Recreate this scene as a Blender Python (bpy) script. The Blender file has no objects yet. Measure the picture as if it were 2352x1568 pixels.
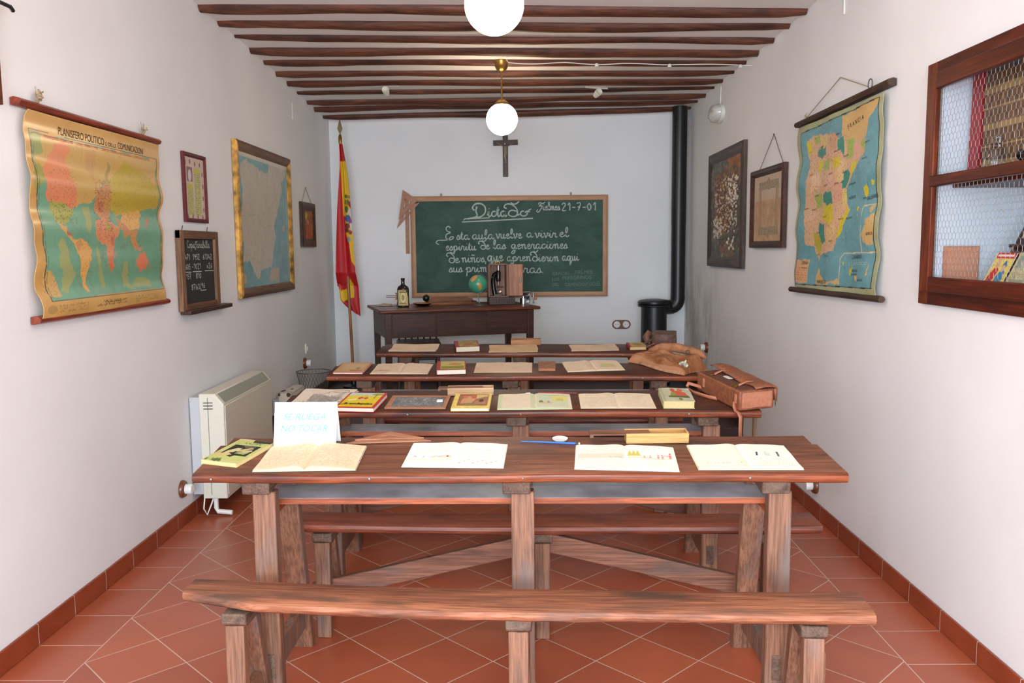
import bpy, bmesh, math, random
import numpy as np
from math import sin, cos, pi, radians, sqrt, atan2
from mathutils import Matrix, Vector, Euler

random.seed(7); RNG = np.random.default_rng(7)
SC = bpy.context.scene
COL = SC.collection

# ------------------------------------------------------------------ colours
def lin(c):
    a = np.asarray(c, float) / 255.0
    return np.where(a <= 0.04045, a / 12.92, ((a + 0.055) / 1.055) ** 2.4)
def L4(c): return tuple(float(v) for v in lin(c)) + (1.0,)

# ------------------------------------------------------------------ objects
def tag(o, label=None, cat=None, group=None, kind=None):
    if label: o['label'] = label
    if cat: o['category'] = cat
    if group: o['group'] = group
    if kind: o['kind'] = kind
    return o
def thing(name, label, cat, M=None, group=None):
    o = bpy.data.objects.new(name, None); COL.objects.link(o)
    o.empty_display_size = 0.05
    if M is not None: o.matrix_world = M
    return tag(o, label, cat, group)
def T(x, y, z): return Matrix.Translation((x, y, z))
def Rz(d): return Matrix.Rotation(radians(d), 4, 'Z')
def Rx(d): return Matrix.Rotation(radians(d), 4, 'X')
def Ry(d): return Matrix.Rotation(radians(d), 4, 'Y')
def basis(o, ex, ey, ez):
    return Matrix(((ex[0], ey[0], ez[0], o[0]), (ex[1], ey[1], ez[1], o[1]), (ex[2], ey[2], ez[2], o[2]), (0, 0, 0, 1)))
XL, XR, YB = -1.762, 1.542, 7.965
def wallM(side, a, z, off=0.0):
    """local x to the right, y up, z out of the wall"""
    if side == 'L': return basis((XL + off, a, z), (0, 1, 0), (0, 0, 1), (1, 0, 0))
    if side == 'R': return basis((XR - off, a, z), (0, -1, 0), (0, 0, 1), (-1, 0, 0))
    return basis((a, YB - off, z), (1, 0, 0), (0, 0, 1), (0, -1, 0))

# ------------------------------------------------------------------ mesh builder
class MB:
    def __init__(s): s.v = []; s.f = []; s.m = []
    def add(s, vs, fs, mi=0, M=None):
        b = len(s.v)
        for p in vs:
            p = Vector(p)
            s.v.append(tuple(M @ p) if M is not None else tuple(p))
        for f in fs: s.f.append(tuple(i + b for i in f)); s.m.append(mi)
        return s
    def box(s, x0, x1, y0, y1, z0, z1, mi=0, M=None):
        v = [(x0,y0,z0),(x1,y0,z0),(x1,y1,z0),(x0,y1,z0),(x0,y0,z1),(x1,y0,z1),(x1,y1,z1),(x0,y1,z1)]
        f = [(0,3,2,1),(4,5,6,7),(0,1,5,4),(1,2,6,5),(2,3,7,6),(3,0,4,7)]
        return s.add(v, f, mi, M)
    def bar(s, p0, p1, w, h, up=(0,0,1), mi=0, M=None, w1=None, h1=None):
        p0 = Vector(p0); p1 = Vector(p1); d = (p1 - p0).normalized(); up = Vector(up)
        sd = d.cross(up)
        if sd.length < 1e-4: sd = d.cross(Vector((0,1,0)))
        sd.normalize(); u = sd.cross(d).normalized()
        w1 = w if w1 is None else w1; h1 = h if h1 is None else h1
        v = []
        for p, a, b in ((p0, w, h), (p1, w1, h1)):
            for i, j in ((-1,-1),(1,-1),(1,1),(-1,1)): v.append(p + sd*(i*a/2) + u*(j*b/2))
        f = [(3,2,1,0),(4,5,6,7),(0,1,5,4),(1,2,6,5),(2,3,7,6),(3,0,4,7)]
        return s.add(v, f, mi, M)
    def tube(s, pts, r, n=8, mi=0, M=None, closed=False):
        pts = [Vector(p) for p in pts]; k = len(pts)
        rr = r if isinstance(r, (list, tuple)) else [r]*k
        v = []; ref = None
        for i, p in enumerate(pts):
            a = pts[i-1] if (i or closed) else p; b = pts[(i+1) % k] if (i < k-1 or closed) else p
            d = (b - a).normalized()
            if ref is None:
                ref = Vector((0,0,1)) if abs(d.z) < .9 else Vector((1,0,0))
            x = (ref - d*ref.dot(d)).normalized(); y = d.cross(x); ref = x
            for q in range(n):
                t = 2*pi*q/n; v.append(p + x*(cos(t)*rr[i]) + y*(sin(t)*rr[i]))
        f = []
        for i in range(k if closed else k-1):
            i2 = (i+1) % k
            for q in range(n):
                f.append((i*n+q, i*n+(q+1)%n, i2*n+(q+1)%n, i2*n+q))
        if not closed:
            f.append(tuple(reversed(range(n)))); f.append(tuple((k-1)*n+q for q in range(n)))
        return s.add(v, f, mi, M)
    def lathe(s, prof, n=24, mi=0, M=None):
        v = []; k = len(prof)
        for r, z in prof:
            for q in range(n):
                t = 2*pi*q/n; v.append((r*cos(t), r*sin(t), z))
        f = []
        for i in range(k-1):
            for q in range(n): f.append((i*n+q, i*n+(q+1)%n, (i+1)*n+(q+1)%n, (i+1)*n+q))
        f.append(tuple(reversed(range(n)))); f.append(tuple((k-1)*n+q for q in range(n)))
        return s.add(v, f, mi, M)
    def prism(s, poly, z0, z1, mi=0, M=None):
        n = len(poly)
        v = [(x,y,z0) for x,y in poly] + [(x,y,z1) for x,y in poly]
        f = [tuple(reversed(range(n))), tuple(range(n,2*n))] + [(i,(i+1)%n,n+(i+1)%n,n+i) for i in range(n)]
        return s.add(v, f, mi, M)
    def build(s, name, mats, parent=None, bevel=0, smooth=True, seg=2, M=None, sub=0, recalc=True):
        me = bpy.data.meshes.new(name); me.from_pydata(s.v, [], s.f); me.update()
        if not isinstance(mats, (list, tuple)): mats = [mats]
        for m in mats: me.materials.append(m)
        for p, mi in zip(me.polygons, s.m): p.material_index = mi
        if recalc:
            bm = bmesh.new(); bm.from_mesh(me); bmesh.ops.recalc_face_normals(bm, faces=bm.faces); bm.to_mesh(me); bm.free()
        o = bpy.data.objects.new(name, me); COL.objects.link(o)
        if parent is not None: o.parent = parent
        if M is not None: o.matrix_local = M
        if smooth:
            me.polygons.foreach_set('use_smooth', [True]*len(me.polygons)); me.set_sharp_from_angle(angle=radians(38))
        if bevel:
            b = o.modifiers.new('bevel', 'BEVEL'); b.width = bevel; b.segments = seg; b.limit_method = 'ANGLE'; b.angle_limit = radians(40); b.harden_normals = False
        if sub:
            q = o.modifiers.new('sub', 'SUBSURF'); q.levels = sub; q.render_levels = sub
        return o

# ------------------------------------------------------------------ canvas painted per vertex (printed / drawn surfaces)
class Cv:
    def __init__(s, nx, ny, bg, asp=1.0):
        s.nx, s.ny, s.asp = nx, ny, asp
        s.a = np.empty((ny, nx, 3)); s.a[:] = bg
        s.U, s.V = np.meshgrid(np.linspace(0,1,nx), np.linspace(0,1,ny)); s.wu = s.wv = 0.0
    def field(s, k):
        g = RNG.normal(size=(k+2, k+2)); fx = s.U*k; fy = s.V*k; i = fx.astype(int); j = fy.astype(int); fx = fx-i; fy = fy-j
        return g[j,i]*(1-fx)*(1-fy)+g[j,i+1]*fx*(1-fy)+g[j+1,i]*(1-fx)*fy+g[j+1,i+1]*fx*fy
    def warp(s, amp):   # irregular coast lines
        s.wu = amp*(s.field(28)+.6*s.field(60)); s.wv = amp*(s.field(28)+.6*s.field(60)); return s
    def mix(s, m, c, al=1.0):
        s.a[m] = s.a[m]*(1-al) + np.asarray(c, float)*al; return s
    def poly(s, pts, c, al=1.0):
        x = np.array([p[0] for p in pts]); y = np.array([p[1] for p in pts]); n = len(x)
        ins = np.zeros(s.U.shape, bool); PU, PV = s.U+s.wu, s.V+s.wv
        for i in range(n):
            j = (i-1) % n
            if y[i] == y[j]: continue
            cnd = ((y[i] > PV) != (y[j] > PV)) & (PU < (x[j]-x[i])*(PV-y[i])/(y[j]-y[i]) + x[i])
            ins ^= cnd
        return s.mix(ins, c, al)
    def rect(s, u0, u1, v0, v1, c, al=1.0):
        return s.mix((s.U>=u0)&(s.U<=u1)&(s.V>=v0)&(s.V<=v1), c, al)
    def disc(s, u, v, r, c, al=1.0, rv=None):
        rv = r*s.asp if rv is None else rv
        return s.mix(((s.U-u)/r)**2+((s.V-v)/rv)**2 <= 1, c, al)
    def line(s, pts, w, c, al=1.0):
        for (x0,y0),(x1,y1) in zip(pts[:-1], pts[1:]):
            ax, ay = s.U-x0, (s.V-y0)/s.asp; bx, by = x1-x0, (y1-y0)/s.asp
            t = np.clip((ax*bx+ay*by)/max(bx*bx+by*by,1e-9),0,1)
            s.mix((ax-bx*t)**2+(ay-by*t)**2 <= w*w, c, al)
        return s
    def noise(s, amp, n=6):
        for k in (n, n*3):
            g = RNG.normal(size=(k+2, k+2)); fx = s.U*k; fy = s.V*k
            i = fx.astype(int); j = fy.astype(int); fx = fx-i; fy = fy-j
            z = g[j,i]*(1-fx)*(1-fy)+g[j,i+1]*fx*(1-fy)+g[j+1,i]*(1-fx)*fy+g[j+1,i+1]*fx*fy
            s.a += (amp*z)[...,None]
        return s
    def scrib(s, u0, u1, v0, v1, rows, c, al=.45, dens=.7):
        h = (v1-v0)/rows
        for r in range(rows):
            v = v1-(r+.5)*h; u = u0
            while u < u1:
                ln = random.uniform(.02,.07)
                if random.random() < dens:
                    m = (np.abs(s.V-v-0.12*h*np.sin(s.U*260+r)) < h*.27)&(s.U>u)&(s.U<min(u+ln,u1))
                    m &= RNG.random(s.U.shape) < .6
                    s.mix(m, c, al)
                u += ln+.012
        return s
    def speck(s, n, c, al=.6, box=(0,1,0,1), r=.004):
        for _ in range(n):
            u = random.uniform(box[0],box[1]); v = random.uniform(box[2],box[3])
            s.disc(u, v, r*random.uniform(.6,1.8), c, al)
        return s

def sheet(name, cv, posf, mat, parent=None, skirt=None, edge=None, M=None, solid=0.0):
    """posf(U,V)->(x,y,z) arrays; skirt: function giving the bottom ring z (closed slab)"""
    nx, ny = cv.nx, cv.ny
    x, y, z = posf(cv.U, cv.V); P = np.stack([x+0*cv.U, y+0*cv.U, z+0*cv.U], -1).reshape(-1,3)
    idx = np.arange(nx*ny).reshape(ny, nx)
    F = np.stack([idx[:-1,:-1], idx[:-1,1:], idx[1:,1:], idx[1:,:-1]], -1).reshape(-1,4)
    Cc = lin(np.clip(cv.a,0,255)).reshape(-1,3)
    faces = [F]; ngon = None
    if skirt is not None:
        ring = np.concatenate([idx[0,:-1], idx[:-1,-1], idx[-1,:0:-1], idx[:0:-1,0]])
        R = P[ring].copy(); n = len(ring); b = len(P)
        S = R.copy(); S[:,2] = skirt
        e = lin(edge if edge is not None else (225,215,190))
        P = np.concatenate([P, R, S]); Cc = np.concatenate([Cc, np.tile(e,(2*n,1))])
        i = np.arange(n); j = (i+1) % n
        faces.append(np.stack([b+i, b+n+i, b+n+j, b+j], -1)); ngon = (b+n+i)[::-1]
    Fa = np.concatenate(faces)
    me = bpy.data.meshes.new(name)
    me.vertices.add(len(P)); me.vertices.foreach_set('co', P.ravel())
    loops = Fa.ravel(); starts = np.arange(len(Fa))*4
    if ngon is not None:
        starts = np.append(starts, len(loops)); loops = np.concatenate([loops, ngon])
    me.loops.add(len(loops)); me.loops.foreach_set('vertex_index', loops.astype(np.int32))
    me.polygons.add(len(starts)); me.polygons.foreach_set('loop_start', starts.astype(np.int32))
    me.update(calc_edges=True); me.validate()
    at = me.color_attributes.new('Col', 'FLOAT_COLOR', 'POINT')
    at.data.foreach_set('color', np.concatenate([Cc, np.ones((len(Cc),1))],1).astype(np.float32).ravel())
    me.polygons.foreach_set('use_smooth', [True]*len(me.polygons)); me.set_sharp_from_angle(angle=radians(40))
    me.materials.append(mat)
    o = bpy.data.objects.new(name, me); COL.objects.link(o)
    if parent is not None: o.parent = parent
    if M is not None: o.matrix_local = M
    if solid:
        q = o.modifiers.new('solid', 'SOLIDIFY'); q.thickness = solid; q.offset = -1
    return o
def flat(w, h, z=0.0, x0=None, y0=None):
    x0 = -w/2 if x0 is None else x0; y0 = -h/2 if y0 is None else y0
    return lambda U, V: (x0+U*w, y0+V*h, z+0*U)

# ------------------------------------------------------------------ text
_tc = {}
def glyphs(body, size=1.0, shear=0.0, spacing=1.0):
    k = (body, shear, spacing)
    if k not in _tc:
        cu = bpy.data.curves.new('txt', 'FONT'); cu.body = body; cu.size = 1; cu.shear = shear; cu.space_character = spacing
        cu.fill_mode = 'FRONT'; cu.resolution_u = 3
        ob = bpy.data.objects.new('txt', cu); COL.objects.link(ob)
        dg = bpy.context.evaluated_depsgraph_get(); me = bpy.data.meshes.new_from_object(ob.evaluated_get(dg))
        vs = [tuple(v.co) for v in me.vertices]; fs = [tuple(p.vertices) for p in me.polygons]
        bpy.data.objects.remove(ob); bpy.data.curves.remove(cu); bpy.data.meshes.remove(me)
        _tc[k] = (vs, fs)
    return _tc[k]
def text(mb, body, x, y, h, w=None, z=0.0006, rot=0, mi=0, shear=0.0, mapf=None, spacing=1.0, center=False):
    """caps height h, starts at x,y; if w given the string is fitted to that width"""
    vs, fs = glyphs(body, 1, shear, spacing)
    if not vs: return
    sy = h/0.73; xs = [v[0] for v in vs]; x0, x1 = min(xs), max(xs)
    sx = sy if w is None else w/(x1-x0)
    off = -(x1+x0)/2 if center else -x0
    c, s_ = cos(radians(rot)), sin(radians(rot)); out = []
    for v in vs:
        a = (v[0]+off)*sx; b = v[1]*sy
        px, py = x+a*c-b*s_, y+a*s_+b*c
        out.append(mapf(px, py) if mapf else (px, py, z))
    mb.add(out, fs, mi)

# handwriting strokes: x-height = 1
G = {
'a':([[(.75,.8),(.5,1),(.2,.8),(.1,.4),(.3,.05),(.55,.15),(.75,.8),(.72,.3),(.85,.02),(1.1,.25)]],1.05),
'b':([[(0,.2),(.4,1.2),(.45,1.9),(.28,2.0),(.18,1.4),(.2,.1),(.5,.0),(.7,.4),(.5,.9),(.25,.6)]],.85),
'c':([[(.75,.85),(.5,1),(.2,.75),(.12,.4),(.3,.05),(.6,.1),(.9,.35)]],.85),
'd':([[(.75,.8),(.5,1),(.2,.8),(.1,.4),(.3,.05),(.55,.15),(.75,.8)],[(.8,2),(.74,.3),(.88,.02),(1.1,.25)]],1.05),
'e':([[(0,.3),(.45,.55),(.6,.85),(.42,1),(.2,.75),(.15,.35),(.35,.02),(.65,.12),(.85,.35)]],.8),
'g':([[(.75,.8),(.5,1),(.2,.8),(.1,.45),(.3,.1),(.55,.25),(.75,.85)],[(.75,.95),(.72,0),(.6,-.8),(.3,-1),(.1,-.75),(.5,-.25),(1.05,.2)]],1.05),
'i':([[(0,.25),(.25,.9),(.22,.25),(.4,.02),(.65,.3)],[(.3,1.4),(.36,1.48)]],.6),
'l':([[(0,.2),(.4,1.2),(.45,1.9),(.28,2.0),(.18,1.4),(.2,.35),(.38,.02),(.65,.3)]],.6),
'm':([[(0,.7),(.2,1),(.25,0)],[(.25,.6),(.45,1),(.6,.85),(.6,0)],[(.6,.6),(.8,1),(.98,.85),(.98,.2),(1.1,.02),(1.3,.25)]],1.3),
'n':([[(0,.7),(.2,1),(.25,0)],[(.25,.6),(.5,1),(.68,.85),(.68,.2),(.8,.02),(1,.25)]],1.0),
'o':([[(.55,.95),(.25,.9),(.1,.45),(.3,.02),(.6,.15),(.7,.6),(.5,.98),(.55,.75),(.95,.85)]],.9),
'p':([[(0,.5),(.25,1),(.22,0),(.15,-.9)],[(.22,.6),(.45,1),(.75,.8),(.72,.3),(.45,.02),(.24,.25)],[(.5,.02),(1,.25)]],1.0),
'q':([[(.75,.85),(.5,1),(.2,.8),(.1,.4),(.3,.05),(.55,.2),(.75,.85)],[(.76,1),(.72,0),(.7,-1),(.95,-.3),(1.05,.1)]],1.05),
'r':([[(0,.3),(.2,1.05),(.3,.85),(.55,.9),(.5,.3),(.65,.02),(.85,.25)]],.8),
's':([[(0,.2),(.35,1),(.5,.5),(.45,.1),(.2,.02),(.05,.2)],[(.4,.05),(.75,.25)]],.7),
't':([[(0,.3),(.28,1.7),(.24,.3),(.4,.02),(.65,.3)],[(.05,1.15),(.5,1.2)]],.6),
'u':([[(0,.7),(.15,1),(.12,.3),(.3,.02),(.55,.3),(.65,1)],[(.65,1),(.62,.25),(.78,.02),(1,.25)]],.95),
'v':([[(0,.8),(.15,1),(.3,.1),(.4,.02),(.65,.6),(.62,1),(.9,.9)]],.85),
'D':([[(-.05,1.15),(-.3,1.35),(-.1,1.75),(.35,1.75),(.8,1.3),(1,.65),(.85,.1),(.5,0),(.15,.25),(.2,.7),(.5,.9),(.95,.7)],[(.35,2.0),(.6,1.75),(.9,1.85),(1.15,2.15)],[(.92,.15),(1.2,.3)]],1.15),
'K':([[(.6,1.75),(.5,1.0),(.62,.35),(.35,.02),(-.5,-.2)],[(.35,1.1),(.1,1.5),(.4,2.1),(1,2.2),(1.5,1.7),(1.5,.7),(1,.1),(.4,-.02),(-.5,-.2)]],1.6),
'E':([[(.6,2),(.35,2.3),(.1,2),(.2,1.5),(.55,1.25),(.15,.95),(.05,.4),(.4,0),(.8,.2),(.85,.5),(.6,.5),(.2,0),(-.8,-.1),(-1,-.5),(-.7,-.8)]],1.05),
'T':([[(.1,1.3),(.3,1.7),(.8,1.5),(1.2,1.8)],[(.6,1.5),(.2,.9),(.7,1),(.5,.3),(.1,-.4),(-.2,-.2),(0,.2)]],.95),
'2':([[(.05,1.3),(.3,1.7),(.6,1.3),(.1,.05),(.7,.05)]],.9),'1':([[(.1,1.2),(.4,1.7),(.4,0)]],.7),
'7':([[(0,1.6),(.6,1.6),(.25,0)],[(.15,.8),(.55,.85)]],.85),'0':([[(.35,1.6),(.05,.9),(.35,0),(.65,.8),(.35,1.6)]],.9),
'9':([[(.6,1.3),(.3,1.6),(.1,1.2),(.35,.9),(.6,1.3),(.5,0)]],.8),'5':([[(.6,1.6),(.2,1.6),(.15,1),(.5,.9),(.5,.2),(.1,0)]],.8),
'6':([[(.5,1.6),(.15,.8),(.2,.05),(.55,.2),(.5,.7),(.15,.6)]],.8),'3':([[(.1,1.5),(.5,1.5),(.3,.9),(.6,.4),(.1,0)]],.8),
'4':([[(.4,1.6),(.1,.6),(.7,.6)],[(.5,1),(.45,0)]],.85),'8':([[(.35,.85),(.1,1.3),(.35,1.6),(.6,1.3),(.1,.4),(.35,0),(.6,.4),(.35,.85)]],.8),
'-':([[(.1,.7),(.6,.7)]],.8),'x':([[(.1,1),(.6,.1)],[(.6,1),(.1,.1)]],.8),'L':([[(.1,1.6),(.1,.1),(1.3,.1)]],1.3),
',':([[(.15,.1),(.1,-.4)]],.35),'.':([[(.1,0),(.2,.05)]],.3),' ':([],.6),'C':([[(.9,1.6),(.5,1.9),(.1,1.2),(.2,.2),(.7,.05),(1,.4)]],1.05)}
G['ñ'] = (G['n'][0]+[[(.2,1.45),(.35,1.6),(.55,1.45),(.75,1.6)]], 1.0)
def smooth_pts(p, k=4):
    if len(p) < 3: return p
    o = []
    for i in range(len(p)-1):
        a = p[max(i-1,0)]; b = p[i]; c = p[i+1]; d = p[min(i+2,len(p)-1)]
        for q in range(k):
            t = q/k
            o.append(tuple(.5*((2*b[n])+(-a[n]+c[n])*t+(2*a[n]-5*b[n]+4*c[n]-d[n])*t*t+(-a[n]+3*b[n]-3*c[n]+d[n])*t**3) for n in (0,1)))
    return o+[p[-1]]
_rz = [0]
def ribbon(mb, pts, w, z=0.001, mi=0):
    _rz[0] = (_rz[0]+1) % 40; z += _rz[0]*1.2e-5; v = []; n = len(pts)
    for i, (x, y) in enumerate(pts):
        a = pts[max(i-1,0)]; b = pts[min(i+1,n-1)]; dx, dy = b[0]-a[0], b[1]-a[1]; L = sqrt(dx*dx+dy*dy) or 1
        ww = w*(.42+.14*random.random()); nx, ny = -dy/L*ww, dx/L*ww
        v += [(x+nx,y+ny,z),(x-nx,y-ny,z)]
    mb.add(v, [(2*i,2*i+1,2*i+3,2*i+2) for i in range(n-1)], mi)
def hand(mb, word, x0, x1, y, xh, w, z=0.001, mi=0):
    tot = sum(G[c][1] for c in word); sx = (x1-x0)/tot; u = 0
    for c in word:
        for st in G[c][0]:
            ribbon(mb, smooth_pts([(x0+(u+p[0])*sx, y+p[1]*xh) for p in st]), w, z, mi)
        u += G[c][1]
# ------------------------------------------------------------------ materials
_m = {}
def newmat(name):
    m = bpy.data.materials.new(name); m.use_nodes = True
    nt = m.node_tree; b = nt.nodes['Principled BSDF']
    return m, nt, b
def N(nt, t, **kw):
    n = nt.nodes.new(t)
    for k, v in kw.items():
        if k in n.inputs.keys(): n.inputs[k].default_value = v
        else: setattr(n, k, v)
    return n
def plain(name, c, rough=.6, metal=0, spec=.5, bump=0, bscale=40, var=0.0, coat=0):
    if name in _m: return _m[name]
    m, nt, b = newmat(name); b.inputs['Roughness'].default_value = rough; b.inputs['Metallic'].default_value = metal
    b.inputs['Specular IOR Level'].default_value = spec; b.inputs['Coat Weight'].default_value = coat
    tc = N(nt, 'ShaderNodeTexCoord'); nz = N(nt, 'ShaderNodeTexNoise', Scale=bscale, Detail=5.0)
    nt.links.new(tc.outputs['Object'], nz.inputs['Vector'])
    r = N(nt, 'ShaderNodeValToRGB'); c = np.array(c, float)
    r.color_ramp.elements[0].position = .3; r.color_ramp.elements[1].position = .7
    r.color_ramp.elements[0].color = L4(np.clip(c*(1-var),0,255)); r.color_ramp.elements[1].color = L4(np.clip(c*(1+var),0,255))
    nt.links.new(nz.outputs['Fac'], r.inputs['Fac']); nt.links.new(r.outputs['Color'], b.inputs['Base Color'])
    if bump:
        bp = N(nt, 'ShaderNodeBump', Strength=bump, Distance=.004); nt.links.new(nz.outputs['Fac'], bp.inputs['Height']); nt.links.new(bp.outputs['Normal'], b.inputs['Normal'])
    _m[name] = m; return m
def wood(name, c1, c2, axis='X', rough=.5, sc=1.0, bump=.25, stain=None, spec=.4, streak=.8):
    if name in _m: return _m[name]
    m, nt, b = newmat(name); b.inputs['Roughness'].default_value = rough; b.inputs['Specular IOR Level'].default_value = spec
    tc = N(nt, 'ShaderNodeTexCoord'); oi = N(nt, 'ShaderNodeObjectInfo')
    ad = N(nt, 'ShaderNodeVectorMath', operation='ADD'); ml = N(nt, 'ShaderNodeMath', operation='MULTIPLY'); ml.inputs[1].default_value = 23.0
    nt.links.new(oi.outputs['Random'], ml.inputs[0]); nt.links.new(tc.outputs['Object'], ad.inputs[0]); nt.links.new(ml.outputs[0], ad.inputs[1])
    def mp(a, c):
        k = {'X':(a,c,c),'Y':(c,a,c),'Z':(c,c,a)}[axis]
        n = N(nt, 'ShaderNodeMapping'); n.inputs['Scale'].default_value = [q*sc for q in k]; nt.links.new(ad.outputs[0], n.inputs['Vector']); return n
    n1 = N(nt, 'ShaderNodeTexNoise', Scale=1.0, Detail=6.0, Roughness=.6, Distortion=1.2); nt.links.new(mp(2.2,22).outputs[0], n1.inputs['Vector'])
    n2 = N(nt, 'ShaderNodeTexNoise', Scale=1.0, Detail=3.0, Roughness=.6); nt.links.new(mp(6,150).outputs[0], n2.inputs['Vector'])
    n3 = N(nt, 'ShaderNodeTexNoise', Scale=1.0, Detail=4.0); nt.links.new(mp(3,9).outputs[0], n3.inputs['Vector'])
    r = N(nt, 'ShaderNodeValToRGB'); e = r.color_ramp.elements; e[0].position=.32; e[1].position=.68; e[0].color=L4(c2); e[1].color=L4(c1)
    nt.links.new(n1.outputs['Fac'], r.inputs['Fac'])
    mx = N(nt, 'ShaderNodeMixRGB', blend_type='MULTIPLY'); r2 = N(nt, 'ShaderNodeValToRGB'); e=r2.color_ramp.elements; e[0].position=.35; e[1].position=.6; e[0].color=(.5,.47,.45,1); e[1].color=(1.1,1.1,1.1,1)
    nt.links.new(n2.outputs['Fac'], r2.inputs['Fac']); mx.inputs['Fac'].default_value=streak; nt.links.new(r.outputs['Color'], mx.inputs[1]); nt.links.new(r2.outputs['Color'], mx.inputs[2])
    last = mx
    if stain:
        r3 = N(nt, 'ShaderNodeValToRGB'); e=r3.color_ramp.elements; e[0].position=.52; e[1].position=.68; e[0].color=(0,0,0,1); e[1].color=(1,1,1,1)
        nt.links.new(n3.outputs['Fac'], r3.inputs['Fac']); m3 = N(nt, 'ShaderNodeMixRGB'); m3.inputs[2].default_value=L4(stain)
        mm = N(nt, 'ShaderNodeMath', operation='MULTIPLY'); mm.inputs[1].default_value=.75; nt.links.new(r3.outputs['Color'], mm.inputs[0])
        nt.links.new(mm.outputs[0], m3.inputs['Fac']); nt.links.new(mx.outputs[0], m3.inputs[1]); last = m3
    nt.links.new(last.outputs[0], b.inputs['Base Color'])
    bp = N(nt, 'ShaderNodeBump', Strength=bump, Distance=.002); nt.links.new(n2.outputs['Fac'], bp.inputs['Height']); nt.links.new(bp.outputs['Normal'], b.inputs['Normal'])
    _m[name] = m; return m
def printed(name, rough=.8, spec=.3, bump=0, coat=0):
    if name in _m: return _m[name]
    m, nt, b = newmat(name); b.inputs['Roughness'].default_value = rough; b.inputs['Specular IOR Level'].default_value = spec; b.inputs['Coat Weight'].default_value = coat
    b.inputs['Coat Roughness'].default_value = .18
    a = N(nt, 'ShaderNodeAttribute', attribute_name='Col'); nt.links.new(a.outputs['Color'], b.inputs['Base Color'])
    if bump:
        tc = N(nt, 'ShaderNodeTexCoord'); nz = N(nt, 'ShaderNodeTexNoise', Scale=60.0, Detail=4.0); nt.links.new(tc.outputs['Object'], nz.inputs['Vector'])
        bp = N(nt, 'ShaderNodeBump', Strength=bump, Distance=.003); nt.links.new(nz.outputs['Fac'], bp.inputs['Height']); nt.links.new(bp.outputs['Normal'], b.inputs['Normal'])
    _m[name] = m; return m
def emis(name, c, s):
    m, nt, b = newmat(name); b.inputs['Base Color'].default_value = L4((250,248,240)); b.inputs['Emission Color'].default_value = L4(c); b.inputs['Emission Strength'].default_value = s
    return m
def glass(name, c=(235,240,240), rough=.03):
    m, nt, b = newmat(name); b.inputs['Base Color'].default_value = L4(c); b.inputs['Transmission Weight'].default_value = 1; b.inputs['Roughness'].default_value = rough; b.inputs['IOR'].default_value = 1.45
    return m

def plaster(name, c, stains=False, bump=.15):
    m, nt, b = newmat(name); b.inputs['Roughness'].default_value = .85; b.inputs['Specular IOR Level'].default_value = .25
    tc = N(nt, 'ShaderNodeTexCoord'); n1 = N(nt, 'ShaderNodeTexNoise', Scale=1.3, Detail=5.0); n2 = N(nt, 'ShaderNodeTexNoise', Scale=7.0, Detail=8.0, Roughness=.65)
    for n in (n1, n2): nt.links.new(tc.outputs['Object'], n.inputs['Vector'])
    r = N(nt, 'ShaderNodeValToRGB'); e = r.color_ramp.elements; e[0].position=.3; e[1].position=.7
    c = np.array(c, float); e[0].color=L4(c*.975); e[1].color=L4(np.minimum(c*1.015,255)); nt.links.new(n1.outputs['Fac'], r.inputs['Fac'])
    last = r.outputs['Color']
    if stains:   # damp stain on the plaster beside the stove
        sp = N(nt, 'ShaderNodeSeparateXYZ'); nt.links.new(tc.outputs['Object'], sp.inputs[0])
        def rng(o, a0, a1, b0, b1):
            u = N(nt, 'ShaderNodeMapRange'); u.interpolation_type='SMOOTHSTEP'; nt.links.new(o, u.inputs[0])
            for i, q in enumerate((a0,a1,b0,b1)): u.inputs[i+1].default_value = q
            return u.outputs[0]
        def mul(a, b_):
            u = N(nt, 'ShaderNodeMath', operation='MULTIPLY'); nt.links.new(a, u.inputs[0])
            if isinstance(b_, float): u.inputs[1].default_value = b_
            else: nt.links.new(b_, u.inputs[1])
            return u.outputs[0]
        mp = N(nt, 'ShaderNodeMapping'); mp.inputs['Scale'].default_value=(1,6,2.4); nt.links.new(tc.outputs['Object'], mp.inputs['Vector'])
        n3 = N(nt, 'ShaderNodeTexNoise', Scale=1.0, Detail=7.0, Roughness=.7); nt.links.new(mp.outputs[0], n3.inputs['Vector'])
        f = mul(mul(rng(sp.outputs[1],5.9,7.2,0,1), rng(sp.outputs[2],1.5,.75,0,1)), rng(n3.outputs['Fac'],.42,.62,0,1)); f = mul(f, .45)
        mx = N(nt, 'ShaderNodeMixRGB'); nt.links.new(f, mx.inputs['Fac']); nt.links.new(last, mx.inputs[1]); mx.inputs[2].default_value = L4((172,146,124)); last = mx.outputs[0]
    nt.links.new(last, b.inputs['Base Color'])
    bp = N(nt, 'ShaderNodeBump', Strength=bump, Distance=.01); nt.links.new(n2.outputs['Fac'], bp.inputs['Height']); nt.links.new(bp.outputs['Normal'], b.inputs['Normal'])
    return m

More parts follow.
